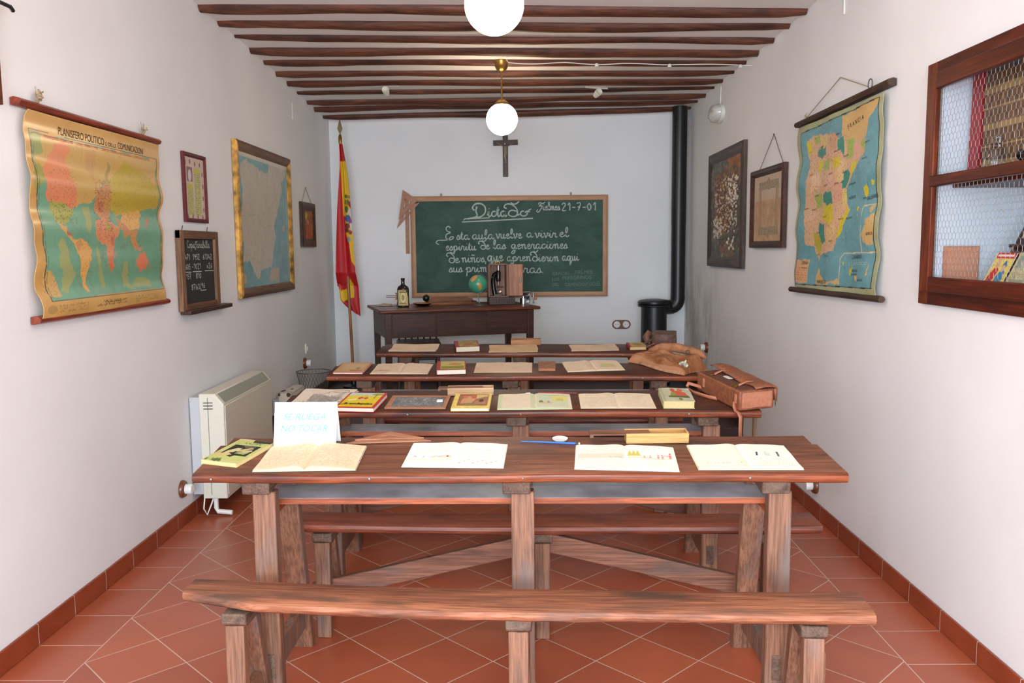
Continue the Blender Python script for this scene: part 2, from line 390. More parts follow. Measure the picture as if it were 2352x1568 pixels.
TILE = .25; DG = TILE/sqrt(2); GX, GY = -.6359, 2.9473; STL, STR = -1.521, 1.299
def floor_mat():
    m, nt, b = newmat('terracotta_tiles'); lk = nt.links.new
    tc = N(nt, 'ShaderNodeTexCoord'); sp = N(nt, 'ShaderNodeSeparateXYZ'); lk(tc.outputs['Object'], sp.inputs[0])
    def M(op, a, c=None, d=None):
        n = N(nt, 'ShaderNodeMath', operation=op)
        for i, q in enumerate((a, c, d)):
            if q is None: continue
            if isinstance(q, (int, float)): n.inputs[i].default_value = q
            else: lk(q, n.inputs[i])
        return n.outputs[0]
    X, Y = sp.outputs[0], sp.outputs[1]
    i = M('DIVIDE', M('SUBTRACT', X, GX), DG); j = M('DIVIDE', M('SUBTRACT', Y, GY), DG)
    a = M('MULTIPLY', M('ADD', i, j), .5); c = M('MULTIPLY', M('SUBTRACT', i, j), .5)
    def ld(q, s):   # distance to nearest integer line in metres
        f = M('FRACT', q); return M('MULTIPLY', M('MINIMUM', f, M('SUBTRACT', 1.0, f)), s)
    dg = M('MINIMUM', ld(a, TILE), ld(c, TILE))
    left = M('LESS_THAN', X, STL); right = M('GREATER_THAN', X, STR); strip = M('MAXIMUM', left, right)
    yo = M('ADD', M('MULTIPLY', left, 2.9007), M('MULTIPLY', right, 2.7393))
    rw = M('DIVIDE', M('SUBTRACT', Y, yo), TILE); ds = ld(rw, TILE)
    db = M('MINIMUM', M('ABSOLUTE', M('SUBTRACT', X, STL)), M('ABSOLUTE', M('SUBTRACT', X, STR)))
    d = M('ADD', M('MULTIPLY', dg, M('SUBTRACT', 1.0, strip)), M('MULTIPLY', ds, strip)); d = M('MINIMUM', d, db)
    gm = N(nt, 'ShaderNodeMapRange'); gm.interpolation_type='SMOOTHSTEP'; lk(d, gm.inputs[0])
    for k, q in enumerate((.0012,.0026,1,0)): gm.inputs[k+1].default_value = q
    cb = N(nt, 'ShaderNodeCombineXYZ'); ns = M('SUBTRACT', 1.0, strip)
    lk(M('ADD', M('MULTIPLY', M('FLOOR', a), ns), M('MULTIPLY', M('FLOOR', rw), strip)), cb.inputs[0]); lk(M('ADD', M('MULTIPLY', M('FLOOR', c), ns), M('MULTIPLY', left, 40.0)), cb.inputs[1])
    wn = N(nt, 'ShaderNodeTexWhiteNoise', noise_dimensions='3D'); lk(cb.outputs[0], wn.inputs[0])
    nz = N(nt, 'ShaderNodeTexNoise', Scale=5.0, Detail=7.0, Roughness=.6); lk(tc.outputs['Object'], nz.inputs['Vector'])
    r = N(nt, 'ShaderNodeValToRGB'); e=r.color_ramp.elements; e[0].position=.2; e[1].position=.8; e[0].color=L4((158,76,46)); e[1].color=L4((182,94,60))
    lk(M('ADD', M('MULTIPLY', wn.outputs['Value'], .35), M('MULTIPLY', nz.outputs['Fac'], .65)), r.inputs['Fac'])
    mx = N(nt, 'ShaderNodeMixRGB'); lk(gm.outputs[0], mx.inputs['Fac']); lk(r.outputs['Color'], mx.inputs[1]); mx.inputs[2].default_value = L4((205,178,160))
    lk(mx.outputs[0], b.inputs['Base Color'])
    ro = M('ADD', .36, M('MULTIPLY', nz.outputs['Fac'], .16)); lk(M('ADD', ro, M('MULTIPLY', gm.outputs[0], .3)), b.inputs['Roughness'])
    bp = N(nt, 'ShaderNodeBump', Strength=.3, Distance=.002); lk(M('SUBTRACT', 1.0, gm.outputs[0]), bp.inputs['Height']); lk(bp.outputs['Normal'], b.inputs['Normal'])
    b.inputs['Specular IOR Level'].default_value = .5; b.inputs['Coat Weight'].default_value = .5; b.inputs['Coat Roughness'].default_value = .3
    return m

W_TOP  = wood('dark_desk_wood', (98,54,36), (62,33,24), 'X', .42, stain=(50,34,30))
W_EDGE = wood('worn_edge_wood', (156,80,44), (92,46,31), 'X', .36, stain=(58,36,34))
W_LEG  = wood('weathered_leg_wood', (158,112,86), (112,80,62), 'Z', .6, stain=(112,102,98))
W_SHELF= plain('pale_grey_shelf', (190,192,200), .3, var=.18, bscale=7)  # shelf tops plain pale grey with soft blotches
W_SHE  = wood('orange_shelf_edge', (190,105,66), (150,76,46), 'X', .5)
W_CROSS= wood('grey_crossbar_wood', (124,98,80), (84,66,56), 'Y', .7, stain=(110,96,80))
W_TOP1 = wood('worn_desk_wood', (136,84,60), (90,54,40), 'X', .42, stain=(70,50,44))
W_BENCH= wood('worn_bench_wood', (180,116,82), (124,76,56), 'X', .55, bump=.5, stain=(84,66,56))
W_BENCH2=wood('red_bench_wood', (150,80,56), (106,56,42), 'X', .45, stain=(70,40,34))
W_BEAM = wood('dark_beam_wood', (118,68,46), (70,40,28), 'X', .55, bump=.5, stain=(48,28,22))
W_DESK = wood('teacher_desk_wood', (78,41,27), (50,27,20), 'X', .38)
W_DESKT= wood('teacher_desk_top', (112,56,32), (74,38,24), 'X', .35)
W_DARK = wood('dark_brown_wood', (76,48,36), (46,28,22), 'Y', .5)
W_DARKX= wood('dark_brown_wood_flat', (84,50,36), (50,29,22), 'X', .45)
W_RED  = wood('reddish_cabinet_wood', (106,42,21), (68,25,13), 'X', .4, bump=.12, spec=.25)
W_REDZ = wood('reddish_cabinet_upright', (122,54,28), (78,32,17), 'Y', .4, bump=.12, spec=.25)
W_ROD  = wood('red_map_rod', (160,76,52), (118,50,36), 'X', .4)
W_PINE = wood('pale_pine_frame', (196,150,112), (178,130,94), 'X', .5, bump=.12, streak=.35)
W_PINE2= wood('pencil_box_pine', (226,182,116), (196,146,84), 'X', .45, bump=.12, stain=(200,150,96))
W_TOOL = wood('set_square_wood', (182,130,98), (164,112,82), 'X', .5, bump=.12, streak=.35)
W_SLATE= wood('slate_frame_wood', (150,112,80), (104,72,50), 'Y', .6)
W_GREY = wood('grey_painted_frame', (104,94,92), (78,70,68), 'X', .6)
W_PLAT = wood('dark_platform_boards', (74,44,32), (48,28,21), 'X', .5)
CHROME = plain('dull_chrome', (190,190,192), .25, 1.0); BRASS = plain('aged_brass', (176,138,74), .3, 1.0); STEEL = plain('grey_steel_nail', (120,118,116), .4, .9)
BLACK = plain('black_iron', (22,22,23), .38, var=.2, bscale=25); BLACKP = plain('black_paint', (18,18,18), .25)
CREAM = plain('cream_enamel', (224,220,202), .4, var=.01); CREAM2 = plain('cream_beige_panel', (226,220,202), .45, var=.01)
WHITE = plain('white_ceramic', (236,234,230), .25); WHITEP = plain('white_plastic', (226,224,216), .5); BROWNC = plain('brown_glazed_rosette', (112,62,34), .25)
STRING = plain('twine', (168,146,116), .9, bump=.3, bscale=300); WIRE = plain('galvanised_wire', (150,146,140), .5, .5); WIRED = plain('dark_wire', (112,102,94), .5, .6)
PAPER = printed('printed_paper'); GLOSS = printed('varnished_map', .45, .5, coat=.7); CLOTH = printed('flag_satin', .55, .5); COVER = printed('book_cover', .5, .4); MAPM = printed('matte_map', .6, .4, coat=.25)
CHALK = plain('white_chalk_line', (176,188,180), .95); CHALKF = plain('faint_chalk_line', (108,134,122), .95)
INK = plain('black_print', (38,34,26), .7); INKR = plain('red_print', (206,96,62), .7); INKP = plain('pale_print', (170,190,180), .7); INKB = plain('pale_blue_print', (110,205,225), .7)
PAGES = plain('page_block', (236,226,198), .85, var=.03, bscale=200); PAGESW = plain('white_page_block', (244,238,220), .85, var=.02, bscale=200); PAGEY = plain('yellow_page_block', (226,198,140), .85, var=.05, bscale=200)
LEATHER = plain('tan_leather', (134,78,52), .5, bump=.25, bscale=60, var=.16); LEATHER2 = plain('light_leather_panel', (176,112,82), .55, bump=.2, bscale=60, var=.07); LEATHER3 = plain('dark_leather', (92,64,52), .55, bump=.3, bscale=50, var=.2)
SUEDE = plain('tan_suede', (154,104,70), .8, bump=.45, bscale=22, var=.2); SUEDE2 = plain('worn_suede_edge', (186,138,106), .85, bump=.3, bscale=40, var=.12); LINING = plain('torn_grey_lining', (196,192,178), .8, bump=.8, bscale=60, var=.3)
GLASSB = glass('clear_bottle_glass'); SLATE = plain('black_slate', (40,40,40), .6, var=.12, bscale=9)
# ================================================================== THE ROOM
YR = -4.6          # wall behind the photographer, with a tall window
P_WALL = plaster('lime_plaster', (238,238,238)); P_WALLR = plaster('lime_plaster_stained', (238,236,235), stains=True); P_CEIL = plaster('ceiling_plaster', (240,238,235), bump=.1)
def struct(o): o['kind'] = 'structure'; return o
ZT = 3.0
struct(MB().box(XL-.3, XR+.45, YR-.3, YB+.3, -.12, 0).build('floor', floor_mat(), smooth=False))
LY0, LY1, LZ0, LZ1 = -3.3, -.9, .5, 2.4     # side window behind the photographer
mb = MB(); mb.box(XL-.3, XL, YR-.3, LY0, 0, ZT); mb.box(XL-.3, XL, LY1, YB+.3, 0, ZT); mb.box(XL-.3, XL, LY0, LY1, 0, LZ0); mb.box(XL-.3, XL, LY0, LY1, LZ1, ZT)
struct(mb.build('wall_left', P_WALL, smooth=False))
mb = MB()
for a in (LY0+.03, (LY0+LY1)/2, LY1-.03): mb.box(XL-.2, XL-.14, a-.03, a+.03, LZ0, LZ1)
for z in (LZ0+.03, 1.5, LZ1-.03): mb.box(XL-.19, XL-.15, LY0, LY1, z-.03, z+.03)
struct(mb.build('window_3', W_RED))
# right wall with the niche of the wall cupboard (Y 1.92..3.14, z 1.25..2.00)
NY0, NY1, NZ0, NZ1, ND = 1.90, 3.17, 1.235, 2.02, .34
mb = MB()
mb.box(XR, XR+.45, YR-.3, NY0, 0, ZT); mb.box(XR, XR+.45, NY1, YB+.3, 0, ZT)
mb.box(XR, XR+.45, NY0, NY1, 0, NZ0); mb.box(XR, XR+.45, NY0, NY1, NZ1, ZT); mb.box(XR+ND, XR+.45, NY0, NY1, NZ0, NZ1)
struct(mb.build('wall_right', P_WALLR, smooth=False))
struct(MB().box(XL, XR, YB, YB+.3, 0, ZT).build('wall_back', P_WALL, smooth=False))
mb = MB(); wx0, wx1, wz0, wz1 = -1.45, 1.2, .35, 2.45
mb.box(XL, wx0, YR-.3, YR, 0, ZT); mb.box(wx1, XR, YR-.3, YR, 0, ZT); mb.box(wx0, wx1, YR-.3, YR, 0, wz0); mb.box(wx0, wx1, YR-.3, YR, wz1, ZT)
struct(mb.build('wall_front', P_WALL, smooth=False))
mb = MB()
for x in (wx0+.03, -.125, wx1-.03): mb.box(x-.03, x+.03, YR-.2, YR-.14, wz0, wz1)
for z in (wz0+.03, 1.4, wz1-.03): mb.box(wx0, wx1, YR-.19, YR-.15, z-.03, z+.03)
struct(mb.build('window_2', W_RED))
# beams: (left Y,z) (right Y,z), measured centre lines
BEAMS = [((3.90,2.775),(3.78,2.66)),((4.21,2.765),(4.09,2.66)),((4.52,2.755),(4.40,2.66)),
 ((4.82,2.746),(4.706,2.657)),((5.123,2.735),(5.008,2.654)),((5.413,2.73),(5.309,2.647)),((5.701,2.716),(5.63,2.65)),((5.992,2.703),(5.926,2.65)),
 ((6.282,2.682),(6.255,2.65)),((6.58,2.677),(6.597,2.66)),((6.866,2.646),(6.887,2.655)),((7.18,2.628),(7.204,2.654)),((7.417,2.616),(7.517,2.664)),((7.736,2.595),(7.798,2.647))]
def ceil_z(x, y):
    t = (x-XL)/(XR-XL); ys = [b[0][0]*(1-t)+b[1][0]*t for b in BEAMS]; zs = [b[0][1]*(1-t)+b[1][1]*t for b in BEAMS]
    return float(np.interp(y, ys, zs)) + .010
mb = MB(); ny, nx = 44, 8
ys = np.linspace(YR-.3, YB+.02, ny); xs = np.linspace(XL-.02, XR+.02, nx)
vs = [(x, y, ceil_z(x, y)) for y in ys for x in xs]+[(x, y, ceil_z(x, y)+.12) for y in ys for x in xs]; fs = []
o = nx*ny
for j in range(ny-1):
    for i in range(nx-1):
        a = j*nx+i; fs += [(a,a+nx,a+nx+1,a+1),(o+a,o+a+1,o+a+nx+1,o+a+nx)]
for j in range(ny-1): fs += [(j*nx,o+j*nx,o+(j+1)*nx,(j+1)*nx),(j*nx+nx-1,(j+1)*nx+nx-1,o+(j+1)*nx+nx-1,o+j*nx+nx-1)]
for i in range(nx-1): fs += [(i,i+1,o+i+1,o+i),((ny-1)*nx+i,o+(ny-1)*nx+i,o+(ny-1)*nx+i+1,(ny-1)*nx+i+1)]
mb.add(vs, fs); struct(mb.build('ceiling', P_CEIL))
rb = random.Random(3)
ORD = ['nearest','second','third','fourth','fifth','sixth','seventh','eighth','ninth','tenth','eleventh','twelfth','thirteenth','fourteenth']
nb = len(BEAMS)
for k, ((y0, z0), (y1, z1)) in enumerate(BEAMS):
    ph = rb.random()*6; n = 26; pts = []; rad = []
    bow = rb.uniform(-.008,.008) if k < nb-1 else -.02
    for q in range(n):
        t = q/(n-1); x = XL-.0+.002+(XR-XL-.004)*t
        pts.append((x, y0+(y1-y0)*t+.01*sin(ph+t*7), ceil_z(x, y0+(y1-y0)*t)+.006+bow*sin(pi*t)+.004*sin(ph*2+t*15)))
        rad.append(.039+.006*sin(k*2.3)+.003*sin(ph+t*9)+.003*rb.random()-(.010 if q in (0,n-1) else 0))
    o = MB().tube(pts, rad, 10).build('ceiling_beam', W_BEAM)
    pos = 'nearest the chalkboard wall' if k == nb-1 else f'{ORD[nb-1-k]} one out from the chalkboard wall'
    tag(o, f'dark rough round ceiling beam, {pos}', 'beam', 'dark beams across the white ceiling')
# baseboards of terracotta tile with pale joints
def base_mat(name, y0):
    m, nt, b = newmat(name); lk = nt.links.new; b.inputs['Roughness'].default_value=.35
    tc = N(nt,'ShaderNodeTexCoord'); sp = N(nt,'ShaderNodeSeparateXYZ'); lk(tc.outputs['Object'], sp.inputs[0])
    def M(op, a, c=None):
        n = N(nt,'ShaderNodeMath',operation=op)
        for i, q in enumerate((a,c)):
            if q is None: continue
            if isinstance(q,(int,float)): n.inputs[i].default_value=q
            else: lk(q, n.inputs[i])
        return n.outputs[0]
    q = M('DIVIDE', M('SUBTRACT', sp.outputs[1], y0), TILE); f = M('FRACT', q); d = M('MULTIPLY', M('MINIMUM', f, M('SUBTRACT',1.0,f)), TILE)
    g = M('LESS_THAN', d, .0016); nz = N(nt,'ShaderNodeTexNoise',Scale=9.0,Detail=6.0); lk(tc.outputs['Object'], nz.inputs['Vector'])
    r = N(nt,'ShaderNodeValToRGB'); e=r.color_ramp.elements; e[0].position=.3; e[1].position=.7; e[0].color=L4((134,58,32)); e[1].color=L4((152,70,40)); lk(nz.outputs['Fac'], r.inputs['Fac'])
    mx = N(nt,'ShaderNodeMixRGB'); lk(g, mx.inputs['Fac']); lk(r.outputs['Color'], mx.inputs[1]); mx.inputs[2].default_value=L4((206,190,178)); lk(mx.outputs[0], b.inputs['Base Color']); return m
PY = 5.80; PZ = .165
struct(MB().box(XL, XL+.011, YR, PY, 0, .082).build('baseboard_left', base_mat('skirting_tiles_a', 2.9007), bevel=.003))
struct(MB().box(XR-.011, XR, YR, PY, 0, .080).build('baseboard_right', base_mat('skirting_tiles_b', 2.7393), bevel=.003))
# raised platform under the teacher's desk, with its own dark skirting
struct(MB().box(XL, XR, PY, YB, 0, PZ).build('trim_1', W_PLAT, bevel=.004))
mb = MB(); mb.box(XL, XL+.016, PY, YB, PZ, PZ+.085); mb.box(XR-.016, XR, PY, YB, PZ, PZ+.085); mb.box(XL+.016, XR-.016, YB-.016, YB, PZ, PZ+.085)
struct(mb.build('baseboard_back', W_DARKX))

# ================================================================== DESKS AND BENCHES
def make_desk(M, w, dp, label, legs=(-.77,0,.775), sh=True, top=None):
    t = thing('school_desk', label, 'desk', M, 'long school desks in rows')
    TB = T(0,0,.747) @ Rx(6)
    # top: two boards, rounded front edge
    mb = MB(); n = 14; seam = dp*.76
    pr = [(.012,-.030),(.003,-.024),(0,-.014),(.003,-.005),(.011,0),(seam-.003,0),(seam-.0015,-.004),(seam-.0015,-.030)]
    def board(pr, x0, x1, edge_idx, sd):
        rr = random.Random(sd); v = []; k = len(pr); m = 40
        for i in range(m+1):
            tt = i/m; x = x0+(x1-x0)*tt; wv = .0022*sin(tt*23+sd)+.0015*rr.uniform(-1,1); wz = .0015*sin(tt*9+sd*2)
            for q, (y, z) in enumerate(pr): v.append((x+(.004*sin(y*40+sd) if i in (0,m) else 0), y+(wv if q < 5 else 0), z+wz))
        f = []; mi = []
        for i in range(m):
            for q in range(k):
                q2 = (q+1) % k; f.append((i*k+q, i*k+q2, (i+1)*k+q2, (i+1)*k+q)); mi.append(1 if q in edge_idx else 0)
        f += [tuple(range(k)), tuple(m*k+q for q in reversed(range(k)))]; mi += [0,0]
        b = len(mb.v); mb.v += [tuple(TB @ Vector(p)) for p in v]; mb.f += [tuple(i+b for i in g) for g in f]; mb.m += mi
    board(pr, -w/2, w/2, (0,1,2,3), 1)
    board([(seam,-.030),(seam+.0005,-.004),(seam+.003,-.001),(dp-.004,-.001),(dp,-.006),(dp,-.03)], -w/2+.012, w/2-.02, (), 2)
    mb.build('tabletop', [top or W_TOP, W_EDGE], t)
    for x in legs:
        for yy in (.10, .28):
            MB().lathe([(.0005,.0002),(.0055,.0006),(.0045,.0012)], 10, M=TB @ T(x+.004, yy*dp/.35, 0)).build('screw_head', STEEL, t)
    rr = random.Random(5)
    for i in range(9):
        x = -w/2+.05+(w-.1)*i/8+rr.uniform(-.04,.04)
        MB().lathe([(.0045,-.0012),(.004,.0004),(.0015,.0012)], 8, M=TB @ T(x,.001,-.013) @ Rx(82)).build('nail', STEEL, t)
    for x in legs:
        # cross bar under the top (chamfered ends)
        c = MB(); v = []
        for y, zz in ((.022,.0),(.022,-.020),(.024,-.043),(dp-.03,-.043),(dp-.015,-.03),(dp-.013,0)):
            v.append((y, zz-.030))
        c.add([(x-.042,y,z) for y,z in v]+[(x+.042,y,z) for y,z in v], [tuple(range(6)), tuple(reversed(range(6,12)))]+[(i,(i+1)%6,6+(i+1)%6,6+i) for i in range(6)], M=TB)
        c.build('crossbar', W_CROSS, t, bevel=.005)
        tz = .747-.073+.07*.105
        MB().bar((x+.018,.070,0),(x+.018,.070,tz), .070, .046, up=(0,1,0)).build('leg', W_LEG, t, bevel=.005)
        MB().bar((x+.012,dp+.10,.0),(x+.012,dp-.05,.70), .072, .044, up=(0,1,0)).build('leg', W_LEG, t, bevel=.006)
        MB().bar((x+.016,.075,.125),(x+.016,dp+.06,.125), .030, .085).build('stretcher', W_LEG, t, bevel=.003)
        MB().box(x+.004,x+.034,.044,.05,.085,.165).build('tenon', W_CROSS, t, bevel=.002)
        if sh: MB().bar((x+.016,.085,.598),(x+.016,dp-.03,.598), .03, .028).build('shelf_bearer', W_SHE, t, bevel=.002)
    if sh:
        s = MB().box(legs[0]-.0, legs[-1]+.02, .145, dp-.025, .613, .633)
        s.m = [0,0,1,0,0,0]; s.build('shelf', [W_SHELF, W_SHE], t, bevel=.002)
    return t
DK = {1:((-.018,2.442,0),-.71,1.947,.352),2:((-.024,3.413,0),-1.49,1.990,.330),3:((-.061,4.381,0),-2.31,1.956,.290),4:((-.014,5.346,0),-3.48,1.855,.282)}
DM = {k: T(*v[0]) @ Rz(v[1]) for k, v in DK.items()}
DL = {1:'long dark wooden desk nearest the camera, holding the folded white sign',2:'second long dark desk, with the boxy leather satchel on its right end',3:'third long dark desk, with the slumped tan suede bag on its right end',4:'farthest long dark pupil desk, in front of the teacher desk'}
LG = {1:(-.79,0,.775),2:(-.80,.0,.79),3:(-.78,0,.78),4:(-.74,0,.74)}
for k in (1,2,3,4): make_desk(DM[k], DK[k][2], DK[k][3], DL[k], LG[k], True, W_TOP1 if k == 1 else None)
def on(k, lx, ly, rot=0, h=0.0008):
    """frame of something lying on desk k"""
    return DM[k] @ T(0,0,.747) @ Rx(6) @ T(lx, ly, h) @ Rz(rot)

def make_bench(M, x0, x1, legs, label, brace_z=(.20,.345), mat=None, seat_z=.43, dp=.16, sag=.008, jag=0):
    t = thing('school_bench', label, 'bench', M, 'plank benches in rows')
    mat = mat or W_BENCH2; mb = MB(); rr = random.Random(int(jag*100)+4)
    pr = [(.014,-.034),(.004,-.026),(0,-.016),(.004,-.005),(.016,0),(dp-.014,0),(dp-.003,-.006),(dp,-.018),(dp-.005,-.034)]; k = len(pr); m = 48; v = []
    for i in range(m+1):
        tt = i/m; e = min(tt,1-tt)*m
        sq = 0 if e >= 1 else .012
        for q, (y, z) in enumerate(pr):
            yy = y+.004*sin(tt*11+q*.3)+jag*rr.uniform(-.003,.003)*(1 if q in (0,1,2,6,7,8) else 0)
            if jag and tt < .12 and q < 5: yy += (.12-tt)*.5
            yc = dp/2; yy = yc+(yy-yc)*(1-sq*2)
            v.append((x0+(x1-x0)*tt, yy, seat_z+z-sag*sin(pi*tt)+sag*.3))
    f = []
    for i in range(m):
        for q in range(k):
            q2 = (q+1) % k; f.append((i*k+q, i*k+q2, (i+1)*k+q2, (i+1)*k+q))
    f += [tuple(range(k)), tuple(m*k+q for q in reversed(range(k)))]
    mb.add(v, f).build('seat', mat, t)
    zb = seat_z-.034-sag*.5
    for x in legs:
        c = MB(); c.add([(x-.036,y,z) for y,z in ((.012,zb),(.012,zb-.03),(.03,zb-.04),(dp-.03,zb-.04),(dp-.012,zb-.025),(dp-.012,zb))]+[(x+.036,y,z) for y,z in ((.012,zb),(.012,zb-.03),(.03,zb-.04),(dp-.03,zb-.04),(dp-.012,zb-.025),(dp-.012,zb))],
              [tuple(range(6)), tuple(reversed(range(6,12)))]+[(i,(i+1)%6,6+(i+1)%6,6+i) for i in range(6)])
        c.build('crossbar', W_CROSS, t, bevel=.005)
        MB().bar((x,.026,0),(x,.034,zb-.036), .052, .038, up=(0,1,0), w1=.056).build('leg', W_LEG, t, bevel=.004)
        MB().bar((x-.004,dp+.07,0),(x-.004,dp-.03,zb-.03), .054, .038, up=(0,1,0)).build('leg', W_LEG, t, bevel=.004)
        MB().bar((x,.04,.11),(x,dp+.04,.11), .026, .07).build('stretcher', W_LEG, t, bevel=.003)
    if brace_z is None:   # only the sawn-off ends of an old brace remain outside the legs
        for x, s in ((legs[0],-1),(legs[-1],1)): MB().box(x+s*.028-.016,x+s*.028+.016,.05,.076,.205,.305).build('brace_stub', W_LEG, t, bevel=.006)
    for a, s in (((legs[0],-1),(legs[-1],1)) if brace_z else ()):
        mid = legs[1]
        mb = MB(); sx = a+s*.055; ex = mid+s*.02; y = .068
        z0, z1 = brace_z; hh = .036
        vv = [(sx,z0-hh),(sx,z0+hh),(ex,z1+hh),(ex,z1-hh)]
        mb.add([(x,y-.012,z) for x,z in vv]+[(x,y+.014,z) for x,z in vv], [(0,1,2,3),(7,6,5,4),(0,4,5,1),(1,5,6,2),(2,6,7,3),(3,7,4,0)]).build('brace', W_LEG2, t, bevel=.003)
    return t
W_LEG2 = wood('weathered_brace_wood', (150,100,76), (104,68,54), 'X', .6, stain=(100,86,78))
make_bench(T(-.025,2.215,0) @ Rz(-3.3), -.965, .965, (-.795,.01,.81), 'worn plank bench nearest the camera, bleached and splintered', None, W_BENCH, .435, .165, .012, 1)
make_bench(T(.075,2.925,0) @ Rz(-1.3), -.98, .985, (-.805,-.005,.81), 'dark red plank bench behind the nearest desk', (.15,.345))
make_bench(T(.0,3.90,0) @ Rz(-1.5), -.95, .95, (-.80,0,.80), 'dark red plank bench between the second and third desks', (.15,.345))
make_bench(T(.0,4.84,0) @ Rz(-2.5), -.93, .93, (-.78,0,.78), 'dark red plank bench between the third and farthest desks', (.15,.345))

# ================================================================== TEACHER'S CORNER
ang = math.degrees(atan2(6.671-6.292, .156+1.057)); DW, DD = 1.271, .745
TD = T(-1.057,6.292,PZ) @ Rz(ang)
t = thing('teacher_desk', 'dark brown wooden teacher desk turned in front of the chalkboard', 'desk', TD)
hz = .79
mb = MB(); mb.box(0,DW,0,DD,hz-.024,hz); mb.build('tabletop', W_DESKT, t, bevel=.008, seg=3)
mb = MB(); i0 = .045; az = hz-.215
mb.box(i0, DW-i0, i0, i0+.02, az, hz-.024); mb.box(i0, DW-i0, DD-i0-.02, DD-i0, az+.11, hz-.024); mb.box(i0, i0+.02, i0, DD-i0, az, hz-.024); mb.box(DW-i0-.02, DW-i0, i0, DD-i0, az, hz-.024)
mb.build('apron', W_DESK, t, bevel=.003)
for a, b in ((i0+.056,.437),(.441,.842),(.846,DW-i0-.056)):
    mb = MB(); mb.box(a, b, i0-.0025, i0+.002, az+.012, hz-.032); mb.build('front_panel', W_DESK, t, bevel=.003)
for x in (i0, DW-i0-.05):
    for y in (i0-.004, DD-i0-.046):
        MB().bar((x+.025,y+.025,0),(x+.025,y+.025,hz-.026), .042, .042, up=(0,1,0), w1=.052, h1=.052).build('leg', W_DESK, t, bevel=.003)
def td(lx, ly, rot=0, h=.0005): return TD @ T(lx, ly, hz+h) @ Rz(rot)
iTD = TD.inverted()
def tdw(x, y, rot=0, h=.0005):
    p = iTD @ Vector((x, y, 0)); return td(p.x, p.y, rot-ang, h)

# chair behind the desk
ch = thing('wooden_chair', 'dark wooden spindle chair tucked behind the teacher desk', 'chair', T(-.90,7.33,PZ) @ Rz(8))
MB().box(-.19,.19,-.19,.19,.42,.45).build('seat', W_DARKX, ch, bevel=.012, seg=3)
for x in (-.16,.16):
    for y in (-.16,.16): MB().bar((x*1.1,y*1.15,0),(x,y,.42), .03,.03, up=(0,1,0), w1=.036, h1=.036).build('leg', W_DESK, ch, bevel=.006)
mb = MB(); mb.tube([(-.19,.17,.72),(-.1,.195,.725),(0,.2,.727),(.1,.195,.725),(.19,.17,.72)], .022, 8); mb.build('back_rail', W_DARKX, ch)
for i in range(7): MB().tube([(-.165+.055*i,.165,.45),(-.165+.055*i,.18,.58),(-.165+.055*i,.185+.01*(1-abs(i-3)/3),.72)], [.007,.011,.007], 8).build('spindle', W_DESK, ch)
MB().box(-.15,.15,-.168,-.15,.3,.36).build('front_rail', W_DESK, ch, bevel=.003)

# items on the teacher desk
bo = thing('glass_bottle', 'dark glass bottle with worn cream label on the teacher desk', 'bottle', tdw(-.935,6.70,6))
bt = plain('dark_bottle_glass', (22,16,14), .08, spec=.6)
bp = [(.001,0),(.040,0),(.047,.006),(.047,.135),(.044,.152),(.034,.166),(.018,.176),(.0145,.182),(.0135,.212),(.016,.216),(.0165,.228),(.013,.230),(.001,.230)]
mb = MB().lathe(bp, 28); mb.v = [(x, y*.72, z) for x,y,z in mb.v]; mb.build('body', bt, bo)
cv = Cv(40,56,(206,190,140),1.4).noise(9).line([(.06,.04),(.94,.04),(.94,.96),(.06,.96),(.06,.04)],.02,(150,130,84)).disc(.5,.52,.3,(176,158,104)).disc(.5,.52,.24,(214,200,150)).disc(.5,.52,.13,(160,140,92)).rect(.2,.8,.83,.9,(120,104,70)).rect(.2,.8,.12,.18,(130,112,74)).poly([(.72,1),(1,1),(1,.5),(.9,.62),(.86,.8)],(40,32,26))
sheet('label', cv, lambda U,V: (.0475*np.sin((U-.5)*2.0), -.72*.0475*np.cos((U-.5)*2.0)-.0006, .012+V*.125), PAPER, bo)

dh = thing('metal_dish', 'shallow black enamel dish with ochre rim beside the bottle', 'dish', tdw(-.795,6.80))
MB().lathe([(.03,0),(.05,.004),(.075,.022),(.078,.023),(.074,.024),(.05,.008),(.001,.006)], 28).build('bowl', BLACKP, dh)
MB().lathe([(.0735,.0235),(.078,.0235),(.078,.0255),(.0735,.0255)], 28).build('rim', plain('ochre_rim', (176,120,58), .5), dh)
rbw = thing('rubber_stamp', 'round black knobbed hand stamp behind the dish', 'stamp', tdw(-.775,6.90))
MB().lathe([(.022,0),(.022,.018),(.008,.024),(.008,.034)], 16).build('base', W_DARKX, rbw)
MB().lathe([(.008,.03),(.018,.034),(.027,.048),(.029,.060),(.025,.075),(.012,.085),(.001,.087)], 20).build('knob', BLACKP, rbw)
wl = MB(); rr = random.Random(11)
for i in range(70):
    a = rr.uniform(0,6.28); r = .07*sqrt(rr.random()); pts = [(r*cos(a)+rr.uniform(-.02,.02), .6*r*sin(a)+rr.uniform(-.02,.02), .004+rr.uniform(0,.022)*(1-r/.08)) for _ in range(4)]
    wl.tube(pts, .0022, 5)
o = wl.build('tangle_of_wool', plain('pale_wool', (184,160,136), .9, bump=.4, bscale=200, var=.15)); o.matrix_world = tdw(-1.10,6.84,ang,.001)
tag(o, 'small pale tangle of wool at the left end of the teacher desk', 'wool')
dv = thing('candle_reel', 'small orange wooden reel with two thin prongs behind the bottle', 'reel', tdw(-1.0,6.86,ang))
MB().lathe([(.022,0),(.022,.004),(.01,.006),(.01,.028)], 14).build('stand', STEEL, dv)
OR = plain('orange_wood', (196,108,66), .5)
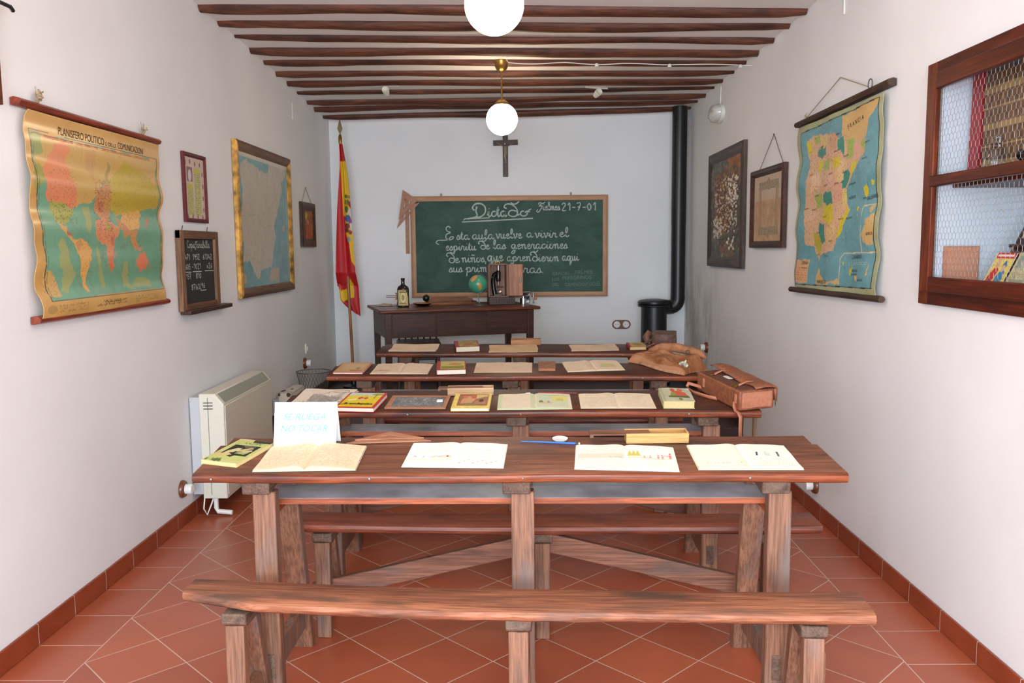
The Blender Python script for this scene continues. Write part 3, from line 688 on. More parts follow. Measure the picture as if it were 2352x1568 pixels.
MB().lathe([(.001,0),(.024,0),(.024,.006),(.014,.012),(.014,.045),(.024,.05),(.024,.056),(.001,.056)], 18, M=T(0,0,.05) @ Ry(0)).build('spool', OR, dv)
for z in (.068,.082): MB().tube([(-.012,0,z),(-.095,.0,z+.002)], .0028, 6).build('prong', WIRED, dv)

tr = thing('wooden_tray', 'low brown wooden tray with curved back on the teacher desk', 'tray', tdw(-.575,6.955,ang))
TRW = wood('tray_wood', (136,86,46), (100,60,34), 'X', .45)
mb = MB(); mb.box(-.20,.20,-.075,.075,0,.008); mb.box(-.20,.20,-.075,-.067,.008,.022); mb.box(-.20,-.192,-.075,.075,.008,.03); mb.box(.192,.20,-.075,.075,.008,.03); mb.build('base', TRW, tr, bevel=.002)
mb = MB(); mb.prism([(-.20,0),(.20,0),(.20,.036),(.165,.038),(.15,.05),(-.15,.05),(-.165,.038),(-.20,.036)], -.004, .004, M=T(0,.071,.008) @ Rx(90)); mb.build('back_board', TRW, tr, bevel=.001)

gl = thing('globe', 'small green desk globe on thin metal stand', 'globe', tdw(-.335,6.84,ang))
MB().lathe([(.001,0),(.052,0),(.05,.005),(.012,.010),(.006,.016)], 24).build('base', WIRED, gl)
gz = .172; GR = .076
mb = MB(); mb.tube([(0,0,.01),(-.01,0,.05),(-.012,0,gz-GR-.004)], .004, 8); mb.tube([(-.012+ (GR+.008)*sin(radians(a)), .0, gz-(GR+.008)*cos(radians(a))) for a in range(0,181,12)], .0022, 6); mb.build('arm', STEEL, gl)
gc = Cv(120,61,(70,150,120)).noise(5)
for pts, c in (([(.05,.55),(.12,.62),(.18,.75),(.10,.85),(.02,.8),(.0,.65)],(206,150,90)),([(.14,.5),(.2,.4),(.2,.25),(.16,.18),(.13,.35)],(200,140,60)),([(.45,.5),(.5,.6),(.58,.62),(.6,.5),(.55,.3),(.5,.32)],(206,160,70)),([(.47,.68),(.55,.66),(.75,.62),(.85,.72),(.8,.88),(.55,.88),(.48,.8)],(214,160,80)),([(.8,.32),(.88,.36),(.9,.26),(.82,.24)],(206,150,60)),([(0,.93),(1,.93),(1,1),(0,1)],(120,150,60)),([(0,0),(1,0),(1,.07),(0,.07)],(220,220,200))): gc.poly(pts, c)
o = sheet('ball', gc, lambda U,V: (GR*np.sin(pi*V)*np.cos(2*pi*U), GR*np.sin(pi*V)*np.sin(2*pi*U), -GR*np.cos(pi*V)), printed('globe_varnish', .3, .5), gl, M=T(-.012,0,gz) @ Rz(205) @ Rx(18)); 
MB().lathe([(.001,.0),(.004,.003),(.001,.012)], 8, M=T(-.012,0,gz+GR+.006)).build('finial', STEEL, gl)

st = thing('carved_box', 'low dark carved box standing on the teacher desk', 'box', tdw(-.165,6.985,ang-9))
CBW, CBD, CBH = .215, .17, .058
MB().box(-CBW/2,CBW/2,-CBD/2,CBD/2,0,CBH).build('body', W_DARKX, st, bevel=.003)
mb = MB()
for i in range(6):
    x = -CBW/2+.022+.034*i; mb.tube([(x+.011*cos(a*pi/4),-CBD/2-.001,CBH/2+.016*sin(a*pi/4)) for a in range(8)], .0035, 6, closed=True)
mb.build('carving', W_DESK, st)
mc = thing('microscope_case', 'open upright pale wooden microscope case standing on the carved box', 'case', tdw(-.19,6.975,ang-9,CBH+.001))
cw, cd, chh = .168, .12, .275
CASEW = wood('case_wood', (150,108,84), (118,80,60), 'Z', .5); CASED = wood('case_door_wood', (176,112,70), (140,84,52), 'Z', .45)
mb = MB(); w2 = cw/2
mb.box(-w2,w2,cd/2-.008,cd/2,0,chh); mb.box(-w2,-w2+.012,-cd/2,cd/2,0,chh); mb.box(w2-.02,w2,-cd/2,cd/2,0,chh); mb.box(-w2,w2,-cd/2,cd/2,chh-.012,chh); mb.box(-w2,w2,-cd/2,cd/2,0,.010); mb.build('carcass', CASEW, mc, bevel=.002)
dr = MB().box(0,.115,-.012,0,.012,chh-.006).build('door', CASED, mc, bevel=.002, M=T(w2,-cd/2,0) @ Rz(-6))
MB().box(.085,.103,-.018,-.012,.12,.165).build('lock', WIRED, dr, bevel=.002)
MB().tube([(-.02,0,chh),(-.018,0,chh+.012),(.018,0,chh+.012),(.02,0,chh)], .003, 6).build('handle', BRASS, mc)
mi = thing('microscope', 'black brass microscope standing inside the open wooden case', 'microscope', tdw(-.19,6.975,ang-9,CBH+.0115) @ Matrix.Scale(1.12,4))
mb = MB(); mb.prism([(-.035,-.03),(.03,-.035),(.034,.0),(.02,.03),(-.035,.03)], 0, .012); mb.build('foot', BLACKP, mi, bevel=.003)
mb = MB(); mb.tube([(-.022,.01,.012),(-.03,.012,.06),(-.034,.012,.11),(-.024,.005,.155),(-.008,0,.165)], [.017,.016,.015,.016,.016], 10); mb.build('arm', BLACKP, mi)
MB().box(-.035,.04,-.035,.02,.062,.067).build('stage', BLACKP, mi, bevel=.002)
mb = MB(); mb.lathe([(.001,.105),(.015,.105),(.017,.12),(.017,.175),(.013,.185),(.001,.185)], 18, M=T(.004,-.008,0)); mb.build('body_tube', BLACKP, mi)
mb = MB(); mb.lathe([(.001,.185),(.008,.185),(.008,.222),(.001,.222)], 14, M=T(.004,-.008,0)); mb.build('eyepiece', CHROME, mi)
mb = MB(); mb.lathe([(.001,.078),(.005,.08),(.007,.105),(.001,.105)], 14, M=T(.004,-.008,0)); mb.build('objective', CHROME, mi)
MB().lathe([(.001,0),(.012,0),(.012,.008),(.001,.008)], 16, M=T(-.046,-.005,.135) @ Ry(90)).build('focus_knob', BLACKP, mi)
MB().lathe([(.001,0),(.014,0),(.013,.004),(.001,.003)], 16, M=T(.01,-.012,.03) @ Rx(60)).build('mirror', CHROME, mi)
cn = thing('metal_can', 'small shiny metal canister with knob lid on the teacher desk', 'canister', tdw(.02,6.99))
MB().lathe([(.001,0),(.028,0),(.028,.040),(.001,.040)], 24).build('body', CHROME, cn); MB().lathe([(.001,.040),(.029,.040),(.029,.046),(.009,.048),(.008,.062),(.001,.064)], 24).build('lid', CHROME, cn)
sp = thing('pencil_sharpener', 'chrome crank pencil sharpener at the right end of the teacher desk', 'sharpener', tdw(.085,7.02,-14))
mb = MB(); mb.bar((-.03,.0,.03),(-.03,.0,.0), .04,.05, up=(0,1,0)); mb.build('base', CHROME, sp, bevel=.004)
MB().lathe([(.001,0),(.030,0),(.034,.006),(.034,.055),(.001,.06)], 20, M=T(-.062,0,.068) @ Ry(90)).build('drum', CHROME, sp)
MB().box(.016,.024,-.012,.012,.002,.098).build('crank', CHROME, sp, bevel=.003); MB().lathe([(.001,0),(.010,.002),(.012,.014),(.009,.026),(.001,.028)], 14, M=T(.024,0,.042) @ Ry(90)).build('handle', OR, sp)
MB().box(.012,.034,-.022,.022,0.0,.004).build('clamp', CHROME, sp, bevel=.001)

# ------------------------------------------------------------------ stove
sv = thing('iron_stove', 'black cast iron stove with tall flue pipe in the corner', 'stove', T(1.205,7.66,PZ))
MB().lathe([(.001,0),(.15,0),(.15,.03),(.118,.045),(.116,.06),(.116,.715),(.001,.72)], 36).build('body', BLACK, sv)
MB().lathe([(.10,.705),(.145,.712),(.147,.728),(.138,.732),(.146,.740),(.146,.757),(.128,.770),(.07,.779),(.001,.783)], 36).build('lid', BLACK, sv)
mb = MB(); px = .232; mb.tube([(.09,.06,.700),(.135,.085,.698)]+[(px-.10*cos(radians(a)), .09, .80-.10*sin(radians(a))) for a in (80,60,40,20,0)][0:0]+[(px-.075+.075*sin(radians(a)), .1, .772-.075*cos(radians(a))) for a in range(0,91,15)]+[(px,.1,.80)], .066, 20); mb.build('elbow', BLACK, sv)
mb = MB(); mb.tube([(px,.1,.79),(px,.1,1.45)], .0645, 24); mb.tube([(px,.1,1.45),(px,.1,1.455),(px,.1,2.49)], [.0665,.0665,.0665], 24); mb.build('flue_pipe', BLACK, sv)
mb = MB(); mb.box(-.06,.06,-.13,-.112,.2,.34); mb.build('stove_door', BLACK, sv, bevel=.004)

# ------------------------------------------------------------------ flag
p0 = Vector((-1.532,7.62,PZ+.0)); p1 = Vector((-1.590,7.62,2.40)); 
fl = thing('flag_on_pole', 'red and yellow flag draped on a wooden pole in the corner', 'flag', T(*p0))
rel = p1-p0
MB().tube([(0,0,.0),tuple(rel)], .0135, 12).build('pole', wood('flag_pole_wood', (184,122,72), (146,92,54), 'Z', .35), fl)
MB().lathe([(.001,0),(.10,0),(.10,.015),(.03,.03),(.02,.1),(.001,.1)], 24).build('base', BLACK, fl)
mb = MB(); Mf = T(*rel); mb.lathe([(.016,-.05),(.017,0),(.013,.01),(.012,.02),(.004,.03)], 14, M=Mf); mb.build('socket', BRASS, fl)
mb = MB(); mb.prism([(0,.02),(.022,.075),(.004,.155),(0,.165),(-.004,.155),(-.022,.075)], -.004, .004, M=T(*rel) @ Rx(90)); mb.build('spearhead', plain('dull_bronze', (132,112,78), .4, .9), fl, bevel=.002)
R_, Y_ = (186,22,30), (226,180,24)
fc = Cv(64,170,R_,2.0)
def fx(px, py): return -1.596+(px-779)*.0039-(py-331)*.000122
LE = ([331,369,382,480,560,672,673,700,726],[780,781,781,776,774,772.5,776,778,800]); RE = ([331,369,398,444,535,612,725,726],[787,794,799,804,812,818,826,826])
def fuv(px, py):
    l = np.interp(py, *LE); r = np.interp(py, *RE); return ((px-l)/(r-l), (726-py)/395)
def fpoly(pts, c):
    d = []
    for (x0,y0),(x1,y1) in zip(pts, pts[1:]+pts[:1]):
        n = max(2,int(abs(y1-y0)/8)+1); d += [fuv(x0+(x1-x0)*q/n, y0+(y1-y0)*q/n) for q in range(n)]
    fc.poly(d, c)
fpoly([(782,369),(794.5,369),(801,398),(804,444),(812.5,535),(819,612),(809,597),(803,554),(795,535),(793,495),(789,492),(786,444)], Y_)
for px, py, rx, ry, c in ((796,449,4,4,(70,90,40)),(803,450,5,4,(150,120,40)),(798,462,6,7,(120,110,40)),(806,467,5,7,(150,30,30)),(797,478,4,8,(60,90,40)),(806,485,6,8,(206,200,190)),(800,499,7,8,(56,96,150)),(806,505,5,6,(130,70,150)),(799,516,6,7,(130,60,40)),(809,518,4,9,(210,205,196)),(798,527,6,5,(120,50,36)),(806,531,5,4,(150,60,60)),(803,547,4,6,(120,150,160))):
    u, v = fuv(px, py); l = np.interp(py, *LE); r = np.interp(py, *RE); fc.disc(u, v, rx/(r-l), c, 1, ry/395)
fpoly([(779,673),(779,703),(787,706),(812,686),(810,650),(803,636),(797,664)], Y_)
def flagpos(U, V):
    py = 726-395*V; l = np.interp(py, *LE); r = np.interp(py, *RE); px = l+(r-l)*U
    x = fx(px, py)+1.532
    hem = np.interp(px, [772,779,779.5,787,800,812,826], [671,673,703,707,708,716,726])
    py = np.where(V < .2, hem-(hem-647)*np.clip(V/.2,0,1), py)
    z = 2.339-(py-331)*.003873-PZ
    pole = -1.532+(p1.x-p0.x)*(z/2.235); near = np.exp(-(((x-1.532-pole)/.018))**2)
    front = np.clip((V-.18)/.08,0,1)
    y = -.020-.022*(1+np.sin(U*7+.8+V*2))*(1-.6*V)-.004*(1+np.sin(U*17+V*6)); y = y*front+(1-front)*(.026+.010*np.sin(U*9))
    return x, y, z
sheet('cloth', fc, flagpos, CLOTH, fl, solid=.0015)

# ------------------------------------------------------------------ crucifix
cr = thing('crucifix', 'dark wooden crucifix with small pale figure above the chalkboard', 'crucifix', wallM('B', -.133, 2.07))
mb = MB(); mb.box(-.024,.024,0,.378,.002,.022); mb.build('upright', W_DARKX, cr, bevel=.002)
mb = MB(); mb.box(-.112,.115,-.024,.024,.003,.024, M=T(0,.31,0) @ Rz(1.5)); mb.build('crosspiece', W_DARKX, cr, bevel=.002)
mb = MB(); vs_ = [(0,.27,.034),(0,.245,.034),(0,.225,.034),(-.004,.18,.036),(.004,.15,.034),(0,.125,.03),(-.03,.285,.032),(-.075,.308,.028),(.03,.285,.032),(.075,.308,.028),(0,.300,.036)]
fig = MB(); fig.tube([(0,.282,.032),(0,.262,.034),(0,.235,.034),(.001,.218,.034),(-.004,.18,.038),(.002,.15,.035),(0,.122,.03)], [.009,.0125,.010,.011,.009,.006,.004], 8)
fig.tube([(0,.272,.033),(-.03,.280,.032),(-.072,.306,.028)], [.006,.0045,.003], 6); fig.tube([(0,.272,.033),(.03,.280,.032),(.072,.306,.028)], [.006,.0045,.003], 6)
fig.lathe([(.001,-.011),(.007,-.007),(.009,0),(.007,.008),(.001,.011)], 10, M=T(-.003,.297,.036) @ Rx(-90)); fig.build('figure', plain('tarnished_silver', (186,176,156), .35, .8), cr)
WORLD=[
 ((205,165,90),[(0.039,0.902),(0.966,0.901),(0.961,0.592),(0.893,0.594),(0.786,0.554),(0.642,0.653),(0.509,0.726),(0.416,0.597),(0.305,0.553),(0.276,0.732),(0.186,0.829),(0.086,0.728),(0.038,0.742)]),
 ((150,160,90),[(0.039,0.897),(0.094,0.892),(0.094,0.813),(0.04,0.763)]),
 ((225,140,95),[(0.094,0.74),(0.122,0.776),(0.16,0.835),(0.176,0.87),(0.247,0.894),(0.279,0.855),(0.246,0.806),(0.276,0.732),(0.297,0.633),(0.313,0.566),(0.246,0.549),(0.206,0.574),(0.132,0.574),(0.108,0.604),(0.1,0.656),(0.083,0.686)]),
 ((160,160,75),[(0.024,0.72),(0.057,0.745),(0.087,0.734),(0.081,0.665),(0.054,0.641),(0.028,0.617),(0.017,0.637)]),
 ((165,165,75),[(0.132,0.574),(0.206,0.574),(0.247,0.555),(0.283,0.552),(0.266,0.522),(0.243,0.504),(0.225,0.47),(0.176,0.462),(0.138,0.488),(0.122,0.541)]),
 ((215,165,95),[(0.138,0.488),(0.183,0.457),(0.21,0.452),(0.208,0.425),(0.248,0.403),(0.269,0.386),(0.247,0.38),(0.206,0.408),(0.161,0.445)]),
 ((225,170,90),[(0.247,0.38),(0.299,0.398),(0.342,0.37),(0.375,0.335),(0.366,0.288),(0.339,0.241),(0.318,0.172),(0.328,0.113),(0.305,0.103),(0.286,0.151),(0.28,0.22),(0.283,0.289),(0.257,0.335)]),
 ((190,165,55),[(0.541,0.705),(0.599,0.774),(0.677,0.847),(0.77,0.822),(0.908,0.773),(0.978,0.712),(0.959,0.613),(0.871,0.593),(0.786,0.547),(0.69,0.554),(0.595,0.523),(0.555,0.571)]),
 ((200,140,85),[(0.443,0.635),(0.489,0.687),(0.527,0.746),(0.542,0.717),(0.551,0.62),(0.561,0.534),(0.524,0.507),(0.458,0.516),(0.429,0.562)]),
 ((225,170,85),[(0.652,0.546),(0.788,0.574),(0.815,0.535),(0.779,0.467),(0.7,0.451),(0.637,0.488)]),
 ((205,145,85),[(0.594,0.511),(0.656,0.488),(0.7,0.451),(0.778,0.454),(0.754,0.4),(0.778,0.334),(0.738,0.334),(0.705,0.399),(0.679,0.431),(0.657,0.386),(0.642,0.437),(0.608,0.461)]),
 ((222,145,98),[(0.417,0.419),(0.439,0.491),(0.508,0.519),(0.557,0.49),(0.589,0.448),(0.574,0.372),(0.55,0.297),(0.544,0.235),(0.524,0.204),(0.504,0.273),(0.503,0.359),(0.446,0.377)]),
 ((185,170,60),[(0.506,0.494),(0.539,0.483),(0.536,0.444),(0.509,0.448)]),
 ((220,120,80),[(0.505,0.285),(0.549,0.291),(0.54,0.228),(0.523,0.204),(0.51,0.236)]),
 ((225,130,90),[(0.742,0.268),(0.785,0.307),(0.833,0.334),(0.848,0.266),(0.839,0.211),(0.797,0.206),(0.758,0.221)]),
 ((215,140,90),[(0.722,0.374),(0.769,0.347),(0.819,0.347),(0.787,0.327),(0.739,0.341)]),
 ((160,168,105),[(0.163,0.39),(0.203,0.369),(0.21,0.279),(0.245,0.187),(0.181,0.101),(0.141,0.127),(0.17,0.225),(0.135,0.292)]),
 ((160,168,105),[(0.411,0.347),(0.434,0.335),(0.434,0.238),(0.475,0.126),(0.441,0.116),(0.409,0.227)]),
 ((160,168,105),[(0.628,0.27),(0.656,0.27),(0.674,0.152),(0.708,0.097),(0.615,0.117)]),
 ((160,168,105),[(0.754,0.174),(0.876,0.155),(0.871,0.1),(0.69,0.112)]),
 ((160,168,105),[(0.35,0.557),(0.398,0.572),(0.409,0.513),(0.37,0.417),(0.355,0.464)]),
 ((205,165,95),[(0.033,0.232),(0.11,0.232),(0.137,0.105),(0.064,0.105),(0.041,0.177)]),
]
SPAIN=[
 ((215,175,110),[(0.587,0.97),(0.961,0.982),(0.926,0.919),(0.871,0.899),(0.841,0.82),(0.81,0.804),(0.628,0.833),(0.59,0.856)]),
 ((215,172,132),[(0.146,0.883),(0.213,0.917),(0.369,0.904),(0.553,0.856),(0.59,0.85),(0.675,0.825),(0.81,0.809),(0.849,0.792),(0.826,0.737),(0.774,0.701),(0.701,0.622),(0.647,0.559),(0.647,0.491),(0.691,0.443),(0.635,0.401),(0.615,0.332),(0.556,0.287),(0.535,0.228),(0.417,0.221),(0.341,0.195),(0.332,0.158),(0.292,0.201),(0.258,0.258),(0.137,0.265),(0.151,0.369),(0.113,0.475),(0.144,0.602),(0.181,0.726),(0.145,0.807)]),
 ((215,195,30),[(0.146,0.883),(0.194,0.889),(0.198,0.825),(0.151,0.813)]),
 ((215,195,30),[(0.485,0.756),(0.561,0.751),(0.577,0.692),(0.502,0.689)]),
 ((215,195,30),[(0.37,0.491),(0.504,0.489),(0.523,0.405),(0.446,0.384),(0.37,0.424)]),
 ((215,195,30),[(0.654,0.462),(0.691,0.443),(0.592,0.31),(0.555,0.31),(0.609,0.413)]),
 ((215,195,30),[(0.696,0.7),(0.763,0.708),(0.743,0.672),(0.712,0.632),(0.686,0.668)]),
 ((190,175,50),[(0.253,0.341),(0.34,0.326),(0.373,0.252),(0.335,0.195),(0.273,0.258)]),
 ((215,195,30),[(0.282,0.752),(0.338,0.757),(0.35,0.707),(0.302,0.669)]),
 ((55,140,120),[(0.263,0.816),(0.385,0.865),(0.377,0.782),(0.323,0.765),(0.271,0.79)]),
 ((55,140,120),[(0.542,0.846),(0.602,0.859),(0.597,0.758),(0.538,0.789)]),
 ((55,140,120),[(0.592,0.656),(0.662,0.676),(0.688,0.645),(0.635,0.56),(0.586,0.576)]),
 ((55,140,120),[(0.36,0.565),(0.472,0.568),(0.503,0.501),(0.425,0.488),(0.357,0.523)]),
 ((55,140,120),[(0.335,0.401),(0.405,0.386),(0.418,0.288),(0.372,0.27),(0.331,0.339)]),
 ((165,180,90),[(0.228,0.908),(0.328,0.904),(0.316,0.87),(0.246,0.856)]),
 ((165,180,90),[(0.628,0.827),(0.71,0.825),(0.716,0.731),(0.636,0.719)]),
 ((165,180,90),[(0.252,0.555),(0.337,0.573),(0.357,0.486),(0.272,0.479)]),
 ((165,180,90),[(0.8,0.8),(0.848,0.808),(0.836,0.747),(0.791,0.775)]),
 ((165,180,90),[(0.366,0.753),(0.446,0.755),(0.45,0.695),(0.384,0.691)]),
 ((215,195,30),[(0.839,0.554),(0.88,0.571),(0.898,0.528),(0.875,0.503),(0.848,0.521)]),
 ((215,195,30),[(0.914,0.587),(0.946,0.586),(0.944,0.565),(0.923,0.569)]),
 ((215,195,30),[(0.765,0.467),(0.791,0.471),(0.784,0.444),(0.766,0.448)]),
 ((215,175,110),[(0.883,0.39),(0.962,0.424),(0.958,0.261),(0.882,0.256),(0.846,0.316)]),
 ((215,175,110),[(0.904,0.448),(0.96,0.455),(0.932,0.42)]),
 ((215,195,30),[(0.632,0.17),(0.651,0.173),(0.648,0.145)]),
 ((215,195,30),[(0.713,0.138),(0.742,0.144),(0.727,0.095),(0.708,0.104)]),
 ((215,175,110),[(0.784,0.101),(0.813,0.104),(0.811,0.069),(0.786,0.073)]),
 ((215,175,110),[(0.901,0.143),(0.924,0.165),(0.913,0.112),(0.883,0.102)]),
 ((215,175,110),[(0.301,0.062),(0.34,0.127),(0.357,0.09),(0.428,0.056),(0.535,0.055),(0.588,0.087),(0.606,0.047),(0.289,0.03)]),
 ((225,172,122),[(0.018,0.171),(0.205,0.174),(0.193,0.031),(0.015,0.022)]),
 ((3,3,3),[(0.846,0.462),(0.975,0.464)]),
 ((3,3,3),[(0.846,0.462),(0.832,0.447),(0.835,0.224)]),
 ((3,3,3),[(0.977,0.225),(0.636,0.217),(0.601,0.187),(0.606,0.047)]),
]
PENI=[
 ((190,182,165),[(0.046,0.908),(0.151,0.96),(0.21,0.928),(0.337,0.919),(0.423,0.897),(0.562,0.887),(0.594,0.966),(0.968,0.976),(0.945,0.892),(0.859,0.848),(0.877,0.77),(0.753,0.611),(0.661,0.468),(0.689,0.381),(0.611,0.251),(0.574,0.14),(0.359,0.129),(0.329,0.064),(0.283,0.05),(0.206,0.143),(0.149,0.2),(0.026,0.195),(0.057,0.295),(0.017,0.472),(0.064,0.628),(0.069,0.758),(0.047,0.825)]),
 ((185,170,145),[(0.574,0.14),(0.75,0.125),(0.724,0.015),(0.512,0.026)]),
 ((185,165,135),[(0.016,0.102),(0.076,0.104),(0.078,0.029),(0.011,0.029)]),
 ((200,175,150),[(0.844,0.482),(0.899,0.493),(0.893,0.439),(0.852,0.438)]),
]
# ================================================================== LAMPS AND CEILING FITTINGS
EM = emis('lamp_globe_glow', (255,230,196), 26.0)
for (x, y, zc, lab) in ((-.089,3.19,2.294,'white globe pendant lamp nearest the camera, cut by the picture top'), (-.121,5.95,2.295,'white globe pendant lamp hanging in front of the crucifix')):
    zt = ceil_z(x, y)
    p = thing('pendant_lamp', lab, 'lamp', T(x, y, zt), 'globe pendant lamps')
    h = zt-zc
    MB().lathe([(.012,-.075),(.034,-.062),(.050,-.03),(.056,-.004),(.056,.0),(.001,.0)], 24).build('canopy', BRASS, p)
    MB().tube([(0,0,-.07),(0,0,-h+.125)], .0055, 10).build('rod', BRASS, p)
    MB().lathe([(.001,-h+.135),(.02,-h+.132),(.046,-h+.112),(.05,-h+.094),(.001,-h+.092)], 24).build('globe_holder', BRASS, p)
    n = 24; MB().lathe([(.108*sin(pi*i/n)+.0004, -h-.108*cos(pi*i/n)) for i in range(n+1)], 40).build('globe', EM, p)
mb = MB(); pts = []
for i in range(31):
    x = -.07+1.60*i/30; pts.append((x, 5.72+.02*sin(i*.7), ceil_z(x,5.72)-.066-.004*abs(sin(i*pi/7))))
mb.tube([(-.085,5.885,ceil_z(-.12,5.9)-.01),(-.08,5.78,ceil_z(-.1,5.8)-.04)]+pts, .0034, 6)
cab = mb.build('lamp_cable', WHITEP)
tag(cab, 'white twisted cable run along a beam from the lamp to the right wall', 'cable')
for x in (.51,.987,1.45):
    MB().lathe([(.001,-.0),(.011,.0),(.013,.006),(.008,.012),(.012,.017),(.001,.022)], 14, M=T(x,5.719,ceil_z(x,5.72)-.086)).build('insulator_clip', WHITE, cab)
for (x, y, rz, lab) in ((-1.03,6.70,0,'small white ceiling spotlight on the left, between beams'),(.61,6.83,25,'small white ceiling spotlight on the right, between beams')):
    z = ceil_z(x,y); p = thing('ceiling_spotlight', lab, 'spotlight', T(x,y,z) @ Rz(rz), 'ceiling spotlights')
    MB().box(-.10,.10,-.012,.012,-.012,.0).build('track', WHITEP, p, bevel=.002)
    MB().tube([(0,0,-.012),(0,0,-.035)], .006, 8).build('stem', WHITEP, p)
    MB().lathe([(.001,-.03),(.022,-.03),(.028,.01),(.028,.035),(.001,.02)], 16, M=T(0,-.005,-.05) @ Rx(70)).build('lamp_head', CREAM, p)

# ================================================================== WALL THINGS, LEFT
def frame(parent, w, h, fw, d, mats, top=None, name='frame', mi=(0,0), lip=.4):
    """mitred frame centred on the local origin"""
    mb = MB(); W2, H2 = w/2, h/2; iw, ih = W2-fw, H2-fw
    def side(a, b, c, e, m):
        v = []
        for p, q in ((a,c),(b,e)):   # outer, inner at both ends
            (ox,oy),(ix,iy) = p,q; mx, my = ox+(ix-ox)*.55, oy+(iy-oy)*.55
            v += [(ox,oy,0),(ox,oy,d*.8),(ox+(mx-ox)*.4,oy+(my-oy)*.4,d),(mx,my,d),(ix,iy,d*lip),(ix,iy,0)]
        mb.add(v, [tuple(range(6)),tuple(reversed(range(6,12)))]+[(i,(i+1)%6,6+(i+1)%6,6+i) for i in range(6)], m)
    o = [(-W2,-H2),(W2,-H2),(W2,H2),(-W2,H2)]; n = [(-iw,-ih),(iw,-ih),(iw,ih),(-iw,ih)]
    for k in range(4): side(o[k], o[(k+1)%4], n[k], n[(k+1)%4], mi[k%2])
    return mb.build(name, mats, parent)

# world map on rods
wm = thing('wall_map', 'varnished yellowed world map on red wooden rods, left wall', 'map', wallM('L', 3.55, 1.545, .004))
ct = Cv(330,250,(206,160,88),.68).noise(4,5)
ct.poly([(.033,.906),(.966,.904),(.984,.085),(.065,.084)],(112,164,132)).noise(2.5,14)
ct.warp(.006)
for c, pts in WORLD[:1]: ct.poly(pts, c)
for c, pts in WORLD[1:]: ct.poly(pts, c)
ct.poly([(.38,.86),(.44,.88),(.46,.80),(.43,.72),(.39,.76)],(200,156,96)).poly([(.51,.70),(.545,.82),(.57,.80),(.545,.70)],(170,150,80)).poly([(.565,.47),(.61,.46),(.60,.40),(.575,.42)],(214,150,96)).poly([(.845,.50),(.87,.54),(.875,.50),(.85,.46)],(210,120,84)).poly([(.555,.31),(.57,.34),(.572,.29),(.56,.28)],(206,140,96)).poly([(.86,.25),(.875,.24),(.87,.19)],(214,130,90)).poly([(.20,.43),(.24,.42),(.25,.40),(.21,.41)],(180,110,80)).poly([(.26,.37),(.30,.395),(.31,.36),(.28,.33)],(206,150,96)).poly([(.53,.40),(.57,.42),(.575,.36),(.54,.36)],(206,120,84)).poly([(.46,.60),(.50,.60),(.51,.55),(.47,.54)],(190,110,70)).poly([(.50,.62),(.54,.63),(.54,.58),(.51,.57)],(196,150,70))
ct.wu = ct.wv = 0.0
rw = random.Random(2)
for k in range(26):
    u, v = rw.uniform(.08,.92), rw.uniform(.12,.5); ct.line([(u,v),(u+rw.uniform(-.12,.12),v+rw.uniform(-.1,.1))], .0012,(96,110,80),.35)
for box, n, c in (((.11,.3,.56,.74),150,(120,80,50)),((.14,.3,.47,.57),160,(80,80,40)),((.43,.56,.44,.72),420,(110,60,40)),((.55,.97,.5,.8),260,(120,110,40)),((.26,.37,.13,.39),150,(150,90,50)),((.43,.57,.22,.5),200,(140,80,50)),((.6,.82,.33,.55),240,(130,90,50)),((.03,.12,.11,.23),60,(120,110,60)),((.1,.9,.6,.88),160,(150,120,60))): ct.speck(n, c, .55, box, .0022)
for k in range(1,8): ct.line([(.04+.0*k,.1+k*.1),(.975,.1+k*.1)], .0007, (120,130,90), .25)
for k in range(1,12): ct.line([(.05+k*.078,.09),(.04+k*.078,.9)], .0007, (120,130,90), .2)
B1 = [(.030,.910),(.970,.908),(.988,.081),(.062,.080),(.030,.910)]; ct.line(B1, .0028, (84,66,34)); ct.line([(u+(.012 if u<.5 else -.012),v+(.014 if v<.5 else -.014)) for u,v in B1], .0012, (110,90,50))
ct.scrib(.1,.3,.018,.06,3,(100,80,50),.5,.8); ct.scrib(.36,.62,.022,.058,2,(70,56,36),.6,.8); ct.scrib(.7,.92,.02,.06,3,(110,100,50),.5,.8)
ct.disc(.055,.04,.03,(150,120,70),.5)
MW, MH = 1.092, .742
def wm_map(u, v):
    x = (u-.5)*MW; y = (v-.5)*MH
    return x, y, None
def wmz(u, v): return .030+.006*np.sin(v*19+1)*(.35+.65*np.abs(u-.5)*2)+.004*np.sin(v*31)+.006*np.sin(u*5+v*4)-.018*(1-v)*(v)
def wmpos(U, V):
    wob = .0035*np.sin(V*26)+.002*np.sin(V*47)
    x = (U-.5)*MW+(.5-U)*2*wob-.012*np.clip(.13-V,0,1)*0+np.where(U<.5,(1-2*U)*np.interp(V,[0,.05,.10,.14,.9,.97,1],[.012,.010,.012,0,0,.006,.02]),0)
    return x, (V-.5)*MH, wmz(U,V)
sheet('map_sheet', ct, wmpos, GLOSS, wm, solid=.0012)
def ontomap(px, py):   # printed on the sheet
    u = px/MW+.5; v = py/MH+.5; return (px, py, float(wmz(u,v))+.0012)
mb = MB(); y = .5*MH-.058
for s, x0, w_, h_ in (('PLANISFERO POLITICO',-.318,.338,.030),('E DELLE',.032,.090,.017),('COMUNICAZIONI',.134,.238,.028)): text(mb, s, x0, y-.004, h_, w_, mapf=ontomap)
mb.build('title_lettering', INK, wm, smooth=False, recalc=False); mb = MB(); text(mb, 'Istituto Geografico', -.06, -.5*MH+.030, .007, .15, mapf=ontomap); mb.build('imprint_lettering', INK, wm, smooth=False, recalc=False)
